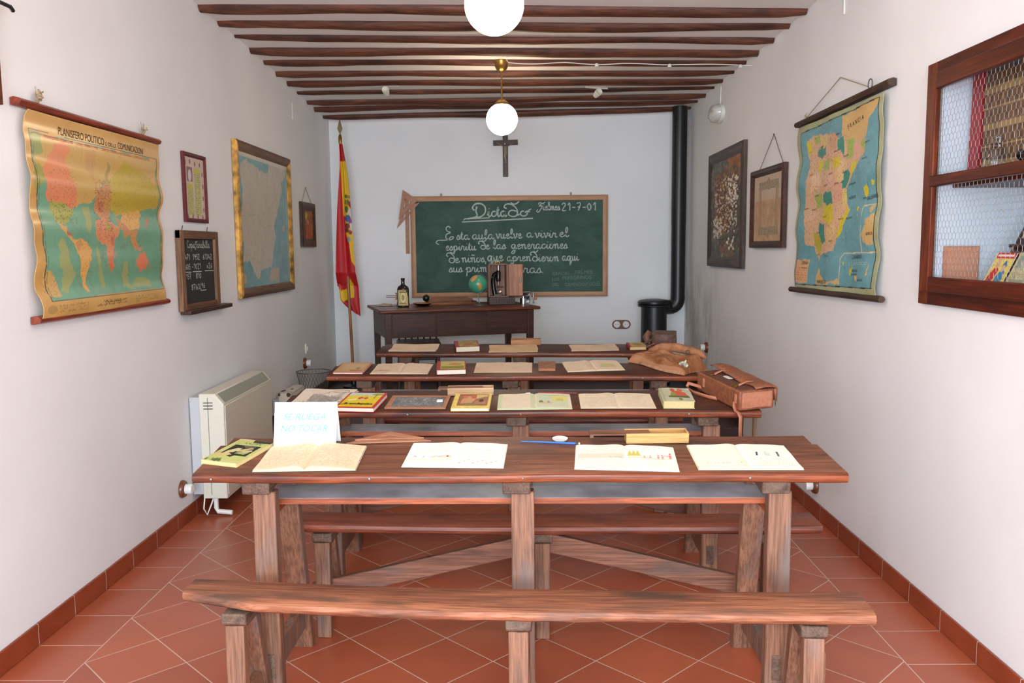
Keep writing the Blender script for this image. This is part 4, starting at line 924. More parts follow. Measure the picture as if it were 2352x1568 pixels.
mb = MB(); text(mb, 'PRINCIPALI FERROVIE - LINEE MARITTIME - CAVI E CANALI NAVIGABILI - CAPITALI E CITTA', -.42, y-.028, .011, .86, mapf=ontomap); mb.build('subtitle_lettering', INKR, wm, smooth=False, recalc=False)
for z, l0, l1, nm in ((.389,-.578,.572,'top_rod'),(-.376,-.548,.582,'bottom_rod')):
    pr = [(-.0,-.013),(.0,.013),(.012,.016),(.030,.012),(.038,.004),(.036,-.004),(.030,-.010),(.012,-.014)]
    mb = MB(); v = [(l0,b+z,a) for a,b in pr]+[(l1,b+z,a) for a,b in pr]
    mb.add(v,[tuple(range(8)),tuple(reversed(range(8,16)))]+[(i,(i+1)%8,8+(i+1)%8,8+i) for i in range(8)]).build(nm, W_ROD, wm)
for x in (-.43,.425):
    mb = MB(); rr = random.Random(int(x*10)+9); b = Vector((x,.405,.012))
    for k in range(7): mb.tube([b+Vector((rr.uniform(-.012,.012),0,0)), b+Vector((rr.uniform(-.02,.02),rr.uniform(.01,.03),rr.uniform(0,.015))), b+Vector((rr.uniform(-.028,.034),rr.uniform(.015,.05),rr.uniform(0,.02)))], .0028, 5)
    mb.tube([b,b+Vector((0,.06,-.004))], .0014, 5); mb.build('twine_knot', STRING, wm)

# framed list of notes, dark red frame
fr = thing('picture_frame', 'small document with green text columns in dark red frame, left wall', 'picture', wallM('L', 4.602, 1.748, .002))
FRM = plain('dark_red_frame', (92,30,34), .35, var=.1)
frame(fr, .315, .365, .022, .018, FRM)
cv = Cv(70,90,(206,188,172),1.2).noise(3).rect(.12,.42,.60,.84,(150,120,120)).disc(.27,.7,.08,(210,205,205))
for u0,u1,v0,v1 in ((.14,.42,.06,.56),(.5,.8,.06,.82)): cv.rect(u0,u1,v0,v1,(192,190,128)); cv.scrib(u0,u1,v0,v1,20,(110,130,84),.7,.9)
cv.rect(.14,.42,.50,.56,(196,190,90)).rect(.5,.8,.76,.84,(196,190,90))
for u,v in ((.08,.9),(.3,.92),(.55,.9),(.8,.9),(.92,.75),(.93,.55),(.92,.35),(.93,.16),(.1,.03),(.35,.03),(.6,.03),(.85,.03),(.06,.7)): cv.disc(u,v,.035,(150,110,110))
sheet('document', cv, flat(.275,.325,.006), PAPER, fr)
MB().box(-.15,.15,-.175,.175,.001,.005).build('backing', WHITEP, fr)

# small blackboard with ledge
sb = thing('small_blackboard', 'small black slate board with sums and wooden ledge, left wall', 'blackboard', wallM('L', 4.585, 1.312, .004))
mb = MB(); mb.box(-.27,-.222,-.21,.208,0,.028,1); mb.box(.222,.27,-.21,.208,0,.028,1); mb.box(-.27,.27,.165,.208,0,.027,0); mb.box(-.222,.222,-.21,-.175,0,.027,0); mb.build('frame', [wood('slate_frame_rail', (128,90,62), (86,58,42), 'X', .6), W_SLATE], sb, bevel=.003)
MB().box(-.225,.225,-.18,.17,.004,.012).build('slate', SLATE, sb)
MB().box(-.25,.385,-.228,-.205,.0,.055).build('ledge', W_DARKX, sb, bevel=.004)
mb = MB()
hand(mb, 'Copia', -.15,-.04,.118,.02,.004,.0128); hand(mb, 'Tarabilla', -.04,.17,.118,.02,.004,.0128)
hand(mb, '3471', -.205,-.12,.055,.017,.0045,.0128); hand(mb,'1952', -.085,.02,.055,.017,.0045,.0128); hand(mb,'61342', .06,.20,.055,.017,.0045,.0128)
hand(mb, '3605', -.205,-.12,.005,.017,.0045,.0128); hand(mb,'-1021', -.10,.03,.005,.017,.0045,.0128); hand(mb,'x26', .11,.20,.005,.017,.0045,.0128)
for a, b in ((-.21,-.11),(-.09,.035),(.08,.215)): ribbon(mb, [(a,-.008),((a+b)/2,-.009),(b,-.010)], .005, .0128)
hand(mb,'1157', -.205,-.115,-.045,.016,.0045,.0128); hand(mb,'810', -.05,.03,-.045,.016,.0045,.0128)
hand(mb,'8763', -.12,.0,-.105,.017,.0045,.0128); hand(mb,'L', .0,.012,-.105,.02,.0045,.0128); hand(mb,'96', .02,.075,-.10,.016,.0045,.0128); ribbon(mb, [(.005,-.112),(.05,-.113),(.09,-.113)], .005, .0128)
mb.build('chalk_sums', CHALK, sb, smooth=False, recalc=False)
for x in (-.19,.16): MB().tube([(x,.205,.004),(x,.226,.008),(x+.006,.232,.008)], .0025, 6).build('hook', STEEL, sb)

# framed map, gilt sides
fm = thing('framed_map', 'large faded peninsula map in worn gilt frame, left wall', 'map', wallM('L', 5.855, 1.604, .004))
GOLD = plain('worn_gilt', (186,138,66), .38, .35, var=.4, bscale=16); BRF = wood('brown_frame_rail', (132,98,70), (92,66,48), 'X', .5)
frame(fm, 1.235, .978, .062, .030, [BRF, GOLD], mi=(0,1))
cm = Cv(170,140,(122,164,168),.84).noise(4)
cm.warp(.006)
for c, pts in PENI: cm.poly(pts, c)
cm.wu = cm.wv = 0.0
cm.noise(3,20); cm.speck(380,(150,140,120),.4,(.08,.8,.15,.9),.003); cm.rect(0,1,.965,1,(206,200,184)).line([(.97,.0),(.97,1)],.006,(200,196,180))
cm.line([(.05,.53),(.3,.55),(.45,.45),(.62,.5)],.003,(160,140,120),.5).line([(.2,.2),(.3,.4),(.5,.62),(.55,.85)],.003,(160,140,120),.5)
sheet('map_sheet', cm, flat(1.115,.858,.010), MAPM, fm)
MB().box(-.60,.60,-.47,.47,.001,.008).build('backing', W_DARKX, fm)

sf = thing('picture_frame', 'small dark wooden picture hung by a cord near the flag', 'picture', wallM('L', 7.01, 1.618, .004))
frame(sf, .45, .36, .065, .022, W_DARKX)
cv = Cv(44,40,(160,92,58),.8).noise(14).disc(.35,.8,.14,(190,170,60)).rect(.05,.25,0,1,(110,80,60)).poly([(.3,.0),(.7,.0),(.62,.6),(.4,.6)],(176,96,60)).disc(.5,.6,.1,(190,140,110))
sheet('picture', cv, flat(.335,.245,.008), PAPER, sf); MB().box(-.2,.2,-.15,.15,.001,.006).build('backing', W_DARKX, sf)
mb = MB(); mb.tube([(-.17,.17,.008),(-.02,.300,.003),(.15,.17,.008)], .0028, 6); mb.build('hanging_cord', STRING, sf)
MB().lathe([(.001,-.002),(.003,.008),(.006,.010),(.001,.012)], 8, M=T(-.02,.300,0)).build('nail', STEEL, sf)

# junction plate, switch, insulators
o = MB().box(-.085,.085,-.062,.062,0,.004).build('cover_plate', P_WALL, bevel=.002); o.matrix_world = wallM('L', 6.77, 2.485); tag(o, 'blank white cover plate high on the left wall', 'plate')
o = thing('light_switch', 'small cream switch block above the wire basket', 'switch', wallM('L', 6.84, .612)); MB().box(-.028,.028,-.04,.04,0,.014).build('housing', CREAM, o, bevel=.004); MB().box(-.010,.012,-.018,.018,.014,.020).build('rocker', WHITEP, o, bevel=.002)
def insul(M, lab):
    p = thing('porcelain_socket', lab, 'socket', M, 'porcelain knobs on brown rosettes')
    MB().lathe([(.001,0),(.046,0),(.046,.008),(.040,.018),(.028,.022),(.001,.022)], 28).build('rosette', BROWNC, p)
    MB().lathe([(.001,.02),(.026,.02),(.027,.048),(.024,.056),(.012,.058),(.001,.056)], 24).build('knob', WHITE, p)
insul(wallM('L', 6.78, .500), 'white porcelain knob on brown rosette above the wire basket')
insul(wallM('L', 4.245, .190), 'white porcelain knob on brown rosette beside the large heater')
insul(wallM('R', 6.98, .580), 'white porcelain knob on brown rosette behind the suede bag')
insul(wallM('R', 4.345, .163), 'white porcelain knob on brown rosette low on the right wall')
so = thing('double_socket', 'double white socket on an oval brown plate beside the stove', 'socket', wallM('B', .947, .688))
mb = MB(); pts = [(.045+.042*cos(a), .042*sin(a)) for a in np.linspace(-pi/2,pi/2,13)]+[(-.045+.042*cos(a), .042*sin(a)) for a in np.linspace(pi/2,3*pi/2,13)]; mb.prism(pts, 0, .010); mb.build('plate', BROWNC, so, bevel=.003)
for x in (-.043,.043):
    s = MB().lathe([(.001,.01),(.031,.01),(.031,.018),(.024,.02),(.022,.013),(.001,.013)], 24, M=T(x,0,0)).build('socket_cup', WHITE, so)
    mb = MB(); [mb.lathe([(.001,.0),(.003,.0),(.003,.0012),(.001,.0012)], 8, M=T(x+q,0,.0132)) for q in (-.009,.009)]; mb.build('pin_hole', BLACKP, s)

# heaters
he = thing('storage_heater', 'large cream storage heater on the left wall', 'heater', T(XL+.006, 4.37, .10))
L_, Hh, Dd = .85, .565, .185
MB().box(0,.055,.012,L_-.02,.02,Hh-.02).build('wall_bracket', plain('pale_grey_metal', (196,198,202), .5), he, bevel=.003)
mb = MB(); mb.add([(x,y,z) for y in (0,L_) for x,z in ((.055,0),(Dd-.0,0),(Dd-.0,Hh-.055),(Dd-.045,Hh),(.055,Hh))], [(0,1,2,3,4),(9,8,7,6,5)]+[(i,(i+1)%5,5+(i+1)%5,5+i)[::-1] for i in range(5)], 0)
hb = mb.build('body', CREAM, he, bevel=.005)
MB().box(Dd+.0,Dd+.004,.014,L_-.014,.02,Hh-.065).build('front_panel', CREAM2, he, bevel=.002)
mb = MB(); a = Vector((Dd-.002,0,Hh-.054)); b = Vector((Dd-.043,0,Hh-.004)); n_ = Vector((.05,0,.041)).normalized()*.002
for k in range(1,20):
    p = a+(b-a)*k/20+n_*.5; mb.bar((p.x,.03,p.z),(p.x,L_-.03,p.z), .0012, .0035)
mb.build('top_grille', plain('grille_greenish_grey', (188,192,176), .4, .3), he)
mb = MB()
for k in range(3): mb.box(.078,.128,-.001,.002,Hh-.05-.016*k,Hh-.045-.016*k)
mb.build('side_vent', plain('dark_slot', (70,68,62), .6), he)
mb = MB(); mb.tube([(.115,.02,.005),(.115,.02,-.055),(.125,.02,-.075),(.20,.02,-.082)], .013, 8); mb.build('foot', WHITEP, he)
mb = MB(); mb.tube([(.06,.01,.02),(.062,-.02,-.05),(.075,-.01,-.085),(.09,.01,-.04),(.10,.03,.0)], .004, 6); mb.build('power_cable', WHITEP, he)
MB().box(.10,.104,-.001,.001,.02,Hh-.02).build('panel_seam', plain('seam_shadow_line', (150,148,136), .6), he)

h2 = thing('small_heater', 'small old cream heater with chipped top near the basket', 'heater', T(XL+.004, 5.85, PZ))
mb = MB(); mb.box(.045,.125,0,.40,.02,.245); mb.build('body', CREAM, h2, bevel=.006)
MB().box(.125,.129,.01,.39,.03,.225).build('front_panel', CREAM2, h2, bevel=.002); MB().box(0,.045,.02,.38,.04,.2).build('wall_bracket', plain('pale_grey_metal', (196,198,202), .5), h2)
mb = MB(); DCH = plain('chipped_dark_metal', (84,74,60), .7, var=.3)
for x, y, r in ((.05,.01,.014),(.118,.008,.014),(.05,.12,.03),(.12,.06,.010),(.09,.20,.02),(.121,.39,.012)): mb.lathe([(.001,0),(r,0),(r*.8,.0012),(.001,.0016)], 9, M=T(x,y,.2446) @ Matrix.Diagonal((.5,1.5,1,1)))
for x, r in ((.052,.010),(.118,.016)): mb.lathe([(.001,0),(r,0),(.001,.0012)], 9, M=T(x,-.0003,.236) @ Rx(90))
mb.build('paint_chips', DCH, h2)
for y in (.04,.36): MB().box(.05,.12,y-.015,y+.015,0,.02).build('foot', BLACKP, h2)

# wire basket
bk = thing('wire_basket', 'round open wire waste basket by the left wall', 'basket', T(-1.612, 6.47, PZ))
BH, R0, R1 = .312, .088, .131
def br(z):
    t = z/BH; return R0+(R1-R0)*(.35*t+.65*t**2.4)
mb = MB()
for s in (1,-1):
    for k in range(30):
        a0 = 2*pi*k/30; mb.tube([(br(z)*cos(a0+s*1.1*z/BH), br(z)*sin(a0+s*1.1*z/BH), z) for z in np.linspace(0,BH,9)], .0009, 4)
mb.build('wire_netting', WIRED, bk)
for z, r, nm in ((BH,.0034,'rim'),(.003,.003,'base_ring')): MB().tube([(br(z)*cos(a),br(z)*sin(a),z) for a in np.linspace(0,2*pi,32,endpoint=False)], r, 6, closed=True).build(nm, WIRED, bk)
mb = MB(); [mb.tube([(R0*cos(a),R0*sin(a),.003),(-R0*cos(a),-R0*sin(a),.003)], .0012, 4) for a in np.linspace(0,pi,8,endpoint=False)]; mb.build('bottom', WIRED, bk)

# wooden casement on the left wall, mostly outside the frame
mb = MB(); x0, x1, z0, z1 = 2.05, 2.885, 1.905, 2.78
for a in (x0, x1-.075): mb.box(XL, XL+.034, a, a+.075, z0, z1)
for a in (z0, z1-.075): mb.box(XL, XL+.034, x0+.075, x1-.075, a, a+.075)
wn = struct(mb.build('window_1', W_REDZ, bevel=.004))
MB().box(XL+.006,XL+.01,x0+.07,x1-.07,z0+.07,z1-.07).build('pane', plain('dim_window_glass', (150,160,170), .1), wn)
mb = MB(); mb.tube([(XL+.034,2.86,2.235),(XL+.05,2.875,2.235),(XL+.05,2.935,2.236),(XL+.047,2.955,2.228)], .007, 8); mb.build('latch', BLACKP, wn)
o = MB().tube([(XR-.006,4.15,ceil_z(XR,4.15)-.003),(XR-.006,4.148,2.495)], .005, 8).build('wall_cable', WHITEP); tag(o, 'short white cable stub coming down from the ceiling, right wall', 'cable')

# ================================================================== BACK WALL: CHALKBOARD
cbd = thing('chalkboard', 'green chalkboard in pale wooden frame with a handwritten dictation', 'chalkboard', wallM('B', -.105, 1.427, .012))
CW, CHh = 1.838, .942
frame(cbd, CW, CHh, .047, .024, [W_PINE, wood('pale_pine_upright', (192,146,108), (172,124,90), 'Y', .5, bump=.12, streak=.35)], mi=(0,1), lip=.75)
def board_mat():
    m, nt, b = newmat('green_board_slate'); lk = nt.links.new; b.inputs['Roughness'].default_value=.6; b.inputs['Specular IOR Level'].default_value=.3
    tc = N(nt,'ShaderNodeTexCoord'); mp = N(nt,'ShaderNodeMapping'); mp.inputs['Scale'].default_value=(1,1.5,1); mp.inputs['Rotation'].default_value=(0,0,.5); lk(tc.outputs['Object'], mp.inputs['Vector'])
    n = N(nt,'ShaderNodeTexNoise',Scale=3.5,Detail=7.0,Roughness=.6,Distortion=.8); lk(mp.outputs[0], n.inputs['Vector'])
    r = N(nt,'ShaderNodeValToRGB'); e=r.color_ramp.elements; e[0].position=.3; e[1].position=.75; e[0].color=L4((34,66,55)); e[1].color=L4((64,96,82)); lk(n.outputs['Fac'], r.inputs['Fac']); lk(r.outputs['Color'], b.inputs['Base Color']); return m
MB().box(-CW/2+.04,CW/2-.04,-CHh/2+.04,CHh/2-.04,0,.012).build('writing_surface', board_mat(), cbd)
# photo-space guide of the board, converted once to board metres
def bx(zx): return -1.021+((920+zx/4.9)-943)*.004053+.105
def bz(zy): return 1.902-((430+zy/4.9)-448.5)*.00406-1.427
kx = .004053/4.9
mb = MB(); W1 = .0095; ZC = .0132
def wr(word, x0, x1, y, xh, w=W1): hand(mb, word, bx(x0), bx(x1), bz(y), xh*kx, w, ZC)
hand(mb, 'K', bx(800), bx(960), bz(335), 70*kx, .014, ZC); wr('icta', 975,1195,328,62,.012); wr('D',1200,1335,328,78,.012); wr('o',1335,1450,325,60,.012)
ribbon(mb, smooth_pts([(bx(690),bz(384)),(bx(1000),bz(372)),(bx(1490),bz(350))]), .012, ZC); ribbon(mb, smooth_pts([(bx(712),bz(368)),(bx(730),bz(348)),(bx(860),bz(346)),(bx(1000),bz(340))]), .010, ZC)
ribbon(mb, [(bx(1400),bz(285)),(bx(1470),bz(245))], .010, ZC)
wr('T',1545,1610,262,50,.009); wr('ielmes',1600,1795,262,44,.009); wr('21-7-01',1812,2210,268,50,.010)
wr('E',500,610,582,66); wr('sta',625,775,580,50); wr('aula',800,1050,578,52); wr('vuelve',1070,1365,572,52); wr('a',1412,1490,562,50); wr('vivir',1510,1760,565,50); wr('el',1782,1890,560,52)
wr('espiritu',500,845,700,50); wr('D',890,960,690,50); wr('e',950,1000,690,48); wr('las',1035,1185,688,50); wr('generaciones',1240,1880,690,52)
wr('D',530,610,840,62); wr('e',600,655,840,50); wr('niños,',680,965,835,52); wr('que',970,1150,825,60,.013); wr('apren',1190,1465,828,52); wr('D',1475,1545,830,58); wr('ieron',1545,1780,832,52); wr('aqui',1815,2005,826,52)
wr('sus',535,690,945,50); wr('primeras',725,1195,945,52); wr('letras.',1215,1610,962,56)
mb.build('chalk_writing', CHALK, cbd, smooth=False, recalc=False)
mb = MB()
for s, x0, x1, y, h in (('GRACIAS',1705,1900,990,40),('TIELMES',1955,2155,975,38),('LOS',1705,1785,1052,36),('PEREGRINOS',1820,2148,1040,42),('DEL',1705,1780,1112,36),('CAMINO',1845,2035,1115,40),('DE',2045,2105,1112,36),('UCLÉS',2125,2245,1112,44)):
    mb = MB(); text(mb, s, bx(x0), bz(y), h*kx, (x1-x0)*kx, ZC, rot=1); mb.build('faint_chalk_word', CHALKF, cbd, smooth=False, recalc=False)
for x in (-.629,.575): MB().tube([(x,.47,.006),(x-.008,.488,.008),(x,.497,.008),(x+.008,.488,.008),(x,.47,.006)], .003, 6).build('hanger', BRASS, cbd)

# set squares and ruler hung over the corner of the board
def setsq(mb, pts, inner, d, M):
    n = len(pts); v = []
    for z in (0, d): v += [(x,y,z) for x,y in pts]+[(x,y,z) for x,y in inner]
    f = []
    for i in range(n):
        j = (i+1) % n; f += [(i,n+i,n+j,j),(2*n+i,2*n+j,3*n+j,3*n+i),(i,j,2*n+j,2*n+i),(n+i,3*n+i,3*n+j,n+j)]
    mb.add(v, f, 0, M)
def inset(pts, k):
    c = (sum(p[0] for p in pts)/3, sum(p[1] for p in pts)/3); return [(c[0]+(p[0]-c[0])*k, c[1]+(p[1]-c[1])*k) for p in pts]
ru = MB().box(-.018,.018,-.50,.06,0,.006).build('wooden_ruler', W_TOOL, bevel=.001); ru.matrix_world = wallM('B', -1.057, 1.868, .0005); tag(ru, 'long wooden ruler hanging straight down beside the chalkboard', 'ruler')
P1 = [(-1.150+1.05,1.605-1.75),(-.930+1.05,1.842-1.75),(-1.082+1.05,1.800-1.75)]
mb = MB(); setsq(mb, P1, inset(P1,.42), .006, None); o = mb.build('set_square', W_TOOL, bevel=.001); o.matrix_world = wallM('B', -1.05, 1.75, .0375); tag(o, 'lower wooden set square hanging behind another at the chalkboard corner', 'set square', 'wooden set squares on the chalkboard')
P2 = [(-1.130+1.05,1.685-1.75),(-.948+1.05,1.862-1.75),(-1.086+1.05,1.958-1.75)]
mb = MB(); setsq(mb, P2, inset(P2,.38), .006, None); o = mb.build('set_square', W_TOOL, bevel=.001); o.matrix_world = wallM('B', -1.05, 1.75, .044); tag(o, 'upper wooden set square with triangular hole at the chalkboard corner', 'set square', 'wooden set squares on the chalkboard')

# ================================================================== RIGHT WALL
sm = thing('wall_map', 'blue and yellow peninsula map on dark wooden rods, right wall', 'map', wallM('R', 4.16, 1.6175, .004))
SW, SH = 1.08, .855
cs = Cv(300,240,(170,172,130),.79).noise(3)
cs.poly([(.064,.958),(.965,.983),(.966,.042),(.015,.015)],(108,160,166)).noise(3,10)
cs.warp(.005)
for c, pts in SPAIN[:28]:
    if c[0] > 3: cs.poly(pts, c)
for c, pts in SPAIN[28:]:
    if c[0] == 3: cs.line(pts, .003, (226,196,150))
    else: cs.poly(pts, c)
for pts, c in (([(.30,.90),(.40,.905),(.42,.84),(.34,.82)],(222,186,120)),([(.44,.90),(.54,.87),(.53,.80),(.45,.80)],(206,160,120)),([(.40,.66),(.5,.68),(.52,.60),(.42,.58)],(222,176,150)),([(.56,.72),(.62,.72),(.62,.62),(.55,.6)],(226,190,130)),([(.53,.62),(.6,.6),(.6,.5),(.52,.5)],(216,160,130)),([(.44,.38),(.54,.38),(.52,.28),(.43,.27)],(226,186,130)),([(.22,.68),(.32,.7),(.32,.6),(.2,.58)],(228,190,150)),([(.60,.56),(.645,.55),(.645,.49),(.61,.46)],(222,196,110)),([(.70,.80),(.78,.80),(.77,.72),(.70,.70)],(222,170,140)),([(.40,.26),(.52,.25),(.5,.225),(.42,.222)],(222,180,140))): cs.poly(pts, c)
cs.wu = cs.wv = 0.0
cs.line([(.064,.958),(.965,.983),(.966,.042),(.015,.015),(.064,.958)], .0035, (40,36,30)); cs.line([(.03,.96),(.06,.96)],.001,(90,90,70))
cs.speck(800,(120,80,60),.6,(.15,.68,.24,.9),.0024); cs.speck(220,(60,70,70),.5,(.6,.97,.03,.75),.0022); cs.scrib(.03,.19,.04,.13,6,(170,90,70),.6,.9); cs.noise(2,30)
for pts in ([(.2,.62),(.35,.6),(.5,.62),(.62,.68)],[(.15,.4),(.3,.42),(.5,.36)],[(.25,.8),(.45,.75),(.6,.7)],[(.4,.3),(.48,.5),(.52,.7),(.5,.85)]): cs.line(pts,.0016,(190,110,80),.7)
def smz(u, v): return .022+.006*np.sin(v*22)*(.3+.7*np.abs(u-.5)*2)+.004*np.sin(u*16)
def smpos(U, V): return (U-.5)*SW+(.5-U)*2*(.006*np.sin(V*26)+.003*np.sin(V*50)), (V-.5)*SH, smz(U,V)
sheet('map_sheet', cs, smpos, MAPM, sm, solid=.0012)
def onsp(px, py): return (px, py, float(smz(px/SW+.5,py/SH+.5))+.0012)
def st_(mb, s, u, v, h, w=None, rot=0): text(mb, s, (u-.5)*SW, (v-.5)*SH, h, w, rot=rot, mapf=onsp)
mb = MB(); st_(mb,'F R A N C I A',.645,.885,.020,.20,5); st_(mb,'CANARIAS',.725,.186,.020,.125,2); st_(mb,'ESPAÑA',.115,.143,.020,.085); st_(mb,'MAPA POLITICO',.115,.118,.009,.08); st_(mb,'MARRUECOS',.325,.036,.017,.14,2); st_(mb,'AFRICA',.892,.31,.014,.068,2)
st_(mb,'VALENCIA',.668,.505,.014,.085,3); st_(mb,'CASTELLON',.676,.58,.009,.08,3); st_(mb,'ALICANTE',.66,.40,.009,.07,3); st_(mb,'BALEARES',.882,.487,.017,.10,6); st_(mb,'MALAGA',.415,.195,.010,.05); st_(mb,'SANTA CRUZ',.742,.118,.012,.075,2); st_(mb,'DE TENERIFE',.746,.100,.009,.07,2); st_(mb,'LAS PALMAS',.815,.072,.011,.07,2); st_(mb,'PALMA',.835,.495,.009,.04,4)
for s, u, v in (('MADRID',.45,.66),('BURGOS',.5,.78),('LEON',.3,.83),('ZARAGOZA',.6,.74),('SEVILLA',.3,.33),('CORDOBA',.38,.42),('BADAJOZ',.22,.47),('TOLEDO',.38,.6),('LISBOA',.12,.48),('OPORTO',.19,.68),('BILBAO',.52,.87),('GERONA',.83,.78),('BARCELONA',.82,.70),('MURCIA',.58,.4),('GRANADA',.47,.28),('CADIZ',.29,.20),('CACERES',.25,.55),('CUENCA',.52,.6),('TERUEL',.6,.65)): st_(mb,s,u,v,.008,.055,3)
mb.build('black_lettering', INK, sm, smooth=False, recalc=False)
mb = MB(); st_(mb,'ATLANTICO',.69,.150,.016,.225,2); mb.build('ocean_lettering', INKP, sm, smooth=False, recalc=False); mb = MB()
for k, c in enumerate('MEDITERRANEO'): st_(mb, c, .455+.0355*k*1.02, .165+.027*k, .014, None, 8)
mb.build('sea_lettering', INKP, sm, smooth=False, recalc=False); mb = MB()
for k, c in enumerate('OCEANO'): st_(mb, c, .07+.004*k, .62-.06*k, .013)
mb.build('ocean_lettering', INKP, sm, smooth=False, recalc=False); mb = MB()
st_(mb,'M A R   C A N T A B R I C O',.17,.925,.013,.38,2); mb.build('coast_lettering', INKP, sm, smooth=False, recalc=False)
WR = wood('dark_map_rod', (86,62,46), (52,38,30), 'X', .6)
pr = [(0,-.014),(0,.014),(.014,.018),(.034,.012),(.038,0),(.030,-.012)]
mb = MB(); v = [(-.578,b+.447,a) for a,b in pr]+[(.605,b+.456,a) for a,b in pr]; mb.add(v,[tuple(range(6)),tuple(reversed(range(6,12)))]+[(i,(i+1)%6,6+(i+1)%6,6+i) for i in range(6)]).build('top_rod', WR, sm)
MB().tube([(-.605,-.446,.022),(.595,-.432,.022)], .0145, 14).build('bottom_rod', WR, sm)
mb = MB(); mb.tube([(-.425,.468,.02),(-.005,.592,.004),(.37,.480,.02)], .0022, 6); mb.tube([(-.425,.468,.02),(-.45,.485,.02),(-.44,.47,.025),(-.43,.49,.02)], .003, 5); mb.build('hanging_cord', STRING, sm)
mb = MB(); mb.tube([(.39+.022*cos(a),.487+.022*sin(a),.02) for a in np.linspace(0,2*pi,14,endpoint=False)], .0025, 6, closed=True); mb.build('ring', STEEL, sm)

rm = thing('relief_map', 'rough brown and white relief picture in grey painted frame, right wall', 'picture', wallM('R', 6.37, 1.693, .004))
frame(rm, 1.07, .872, .085, .030, [W_GREY, wood('dark_grey_upright', (92,74,64), (64,52,46), 'Y', .6)], mi=(0,1))
cr_ = Cv(160,130,(92,88,74),.78).noise(10,5)
cr_.poly([(.12,.86),(.5,.92),(.95,1),(.98,.8),(.8,.55),(.62,.3),(.4,.22),(.25,.24),(.12,.4)],(128,84,40)); cr_.poly([(.5,1.0),(1,1),(.97,.85),(.7,.92)],(150,88,36)); cr_.noise(16,12)
cr_.speck(560,(70,46,28),.7,(.12,.9,.25,.9),.011); cr_.speck(150,(176,110,40),.7,(.12,.85,.1,.9),.010); cr_.speck(260,(214,200,184),.85,(.15,.88,.25,.82),.009); cr_.speck(60,(230,220,206),.9,(.6,.92,.5,.8),.012); cr_.speck(60,(216,206,190),.9,(.1,.4,.2,.4),.011); cr_.speck(90,(150,90,30),.7,(.3,.8,.0,.15),.012); cr_.speck(14,(220,214,200),.9,(.6,.8,.08,.2),.012)
rg = RNG.normal(size=cr_.U.shape); lum = cr_.a.mean(-1)/255
sheet('relief_surface', cr_, lambda U,V: ((U-.5)*.92,(V-.5)*.72,.010+.012*lum*(1+.25*rg)), MAPM, rm); MB().box(-.5,.5,-.4,.4,.001,.007).build('backing', W_DARKX, rm)

dc = thing('picture_frame', 'engraved document in dark brown frame hung by a cord, right wall', 'picture', wallM('R', 5.29, 1.646, .004))
frame(dc, .70, .49, .042, .030, W_DARKX)
cv = Cv(120,90,(196,160,124),.7).noise(5).rect(0,1,.62,1,(204,186,168),.7); ec = (128,116,98)
for u0,u1,v0,v1 in ((.16,.84,.78,.9),(.16,.84,.1,.22)): cv.rect(u0,u1,v0,v1,(160,144,120),.8); cv.speck(90,ec,.7,(u0,u1,v0,v1),.008)
cv.rect(.16,.25,.22,.78,(172,148,118),.8).rect(.75,.84,.22,.78,(172,148,118),.8); cv.poly([(.42,.9),(.5,.96),(.58,.9)],(160,144,120)).poly([(.42,.1),(.5,.04),(.58,.1)],(160,144,120)); cv.line([(.25,.22),(.25,.78),(.75,.78),(.75,.22),(.25,.22)],.005,ec)
for k in range(8):
    r = .07+.025*k; cv.line([(.5+r*1.1*cos(a), .62-r*1.4*sin(a)) for a in np.linspace(.3,pi-.3,14)], .003, (150,124,96),.8)
sheet('engraving', cv, flat(.62,.41,.008), PAPER, dc); MB().box(-.33,.33,-.23,.23,.001,.006).build('backing', W_DARKX, dc)
mb = MB(); mb.tube([(-.20,.24,.012),(.07,.436,.003),(.30,.24,.012)], .0022, 6); mb.build('hanging_cord', plain('brown_cord', (120,84,66), .9), dc); MB().lathe([(.001,0),(.004,.006),(.001,.01)], 8, M=T(.07,.437,0)).build('nail', STEEL, dc)

el = thing('emergency_light', 'ribbed oval emergency light high on the right wall', 'light', wallM('R', 6.62, 2.420))
E = lambda r: [(r*1.25*cos(a), r*.72*sin(a)) for a in np.linspace(0,2*pi,28,endpoint=False)]
mb = MB(); mb.prism(E(.102), 0, .028); mb.build('base', WHITEP, el, bevel=.004)
mb = MB(); v = []; ng = 28; zs = [(.028,.096),(.05,.095),(.07,.086),(.082,.068),(.088,.04)]
for z, r in zs: v += [(x,y,z+.002*cos(12*i*2*pi/ng)) for i,(x,y) in enumerate(E(r))]
f = [(a*ng+i,a*ng+(i+1)%ng,(a+1)*ng+(i+1)%ng,(a+1)*ng+i) for a in range(4) for i in range(ng)]+[tuple(4*ng+i for i in range(ng))]
mb.add(v, f).build('ribbed_glass', plain('frosted_glass_cover', (206,206,200), .12, spec=.8, var=.06), el)
mb = MB(); mb.tube([(0,.07,.008),(0,.20,.006)], .005, 8); mb.build('feed_cable', WHITEP, el)
po_ = MB().box(-.013,.013,0,.36,0,.022).build('cable_duct', wood('pale_duct', (186,150,124), (160,124,100), 'Y', .6), bevel=.002); po_.matrix_world = wallM('R', 5.48, .08); tag(po_, 'thin tan vertical duct low on the right wall by the platform', 'duct')

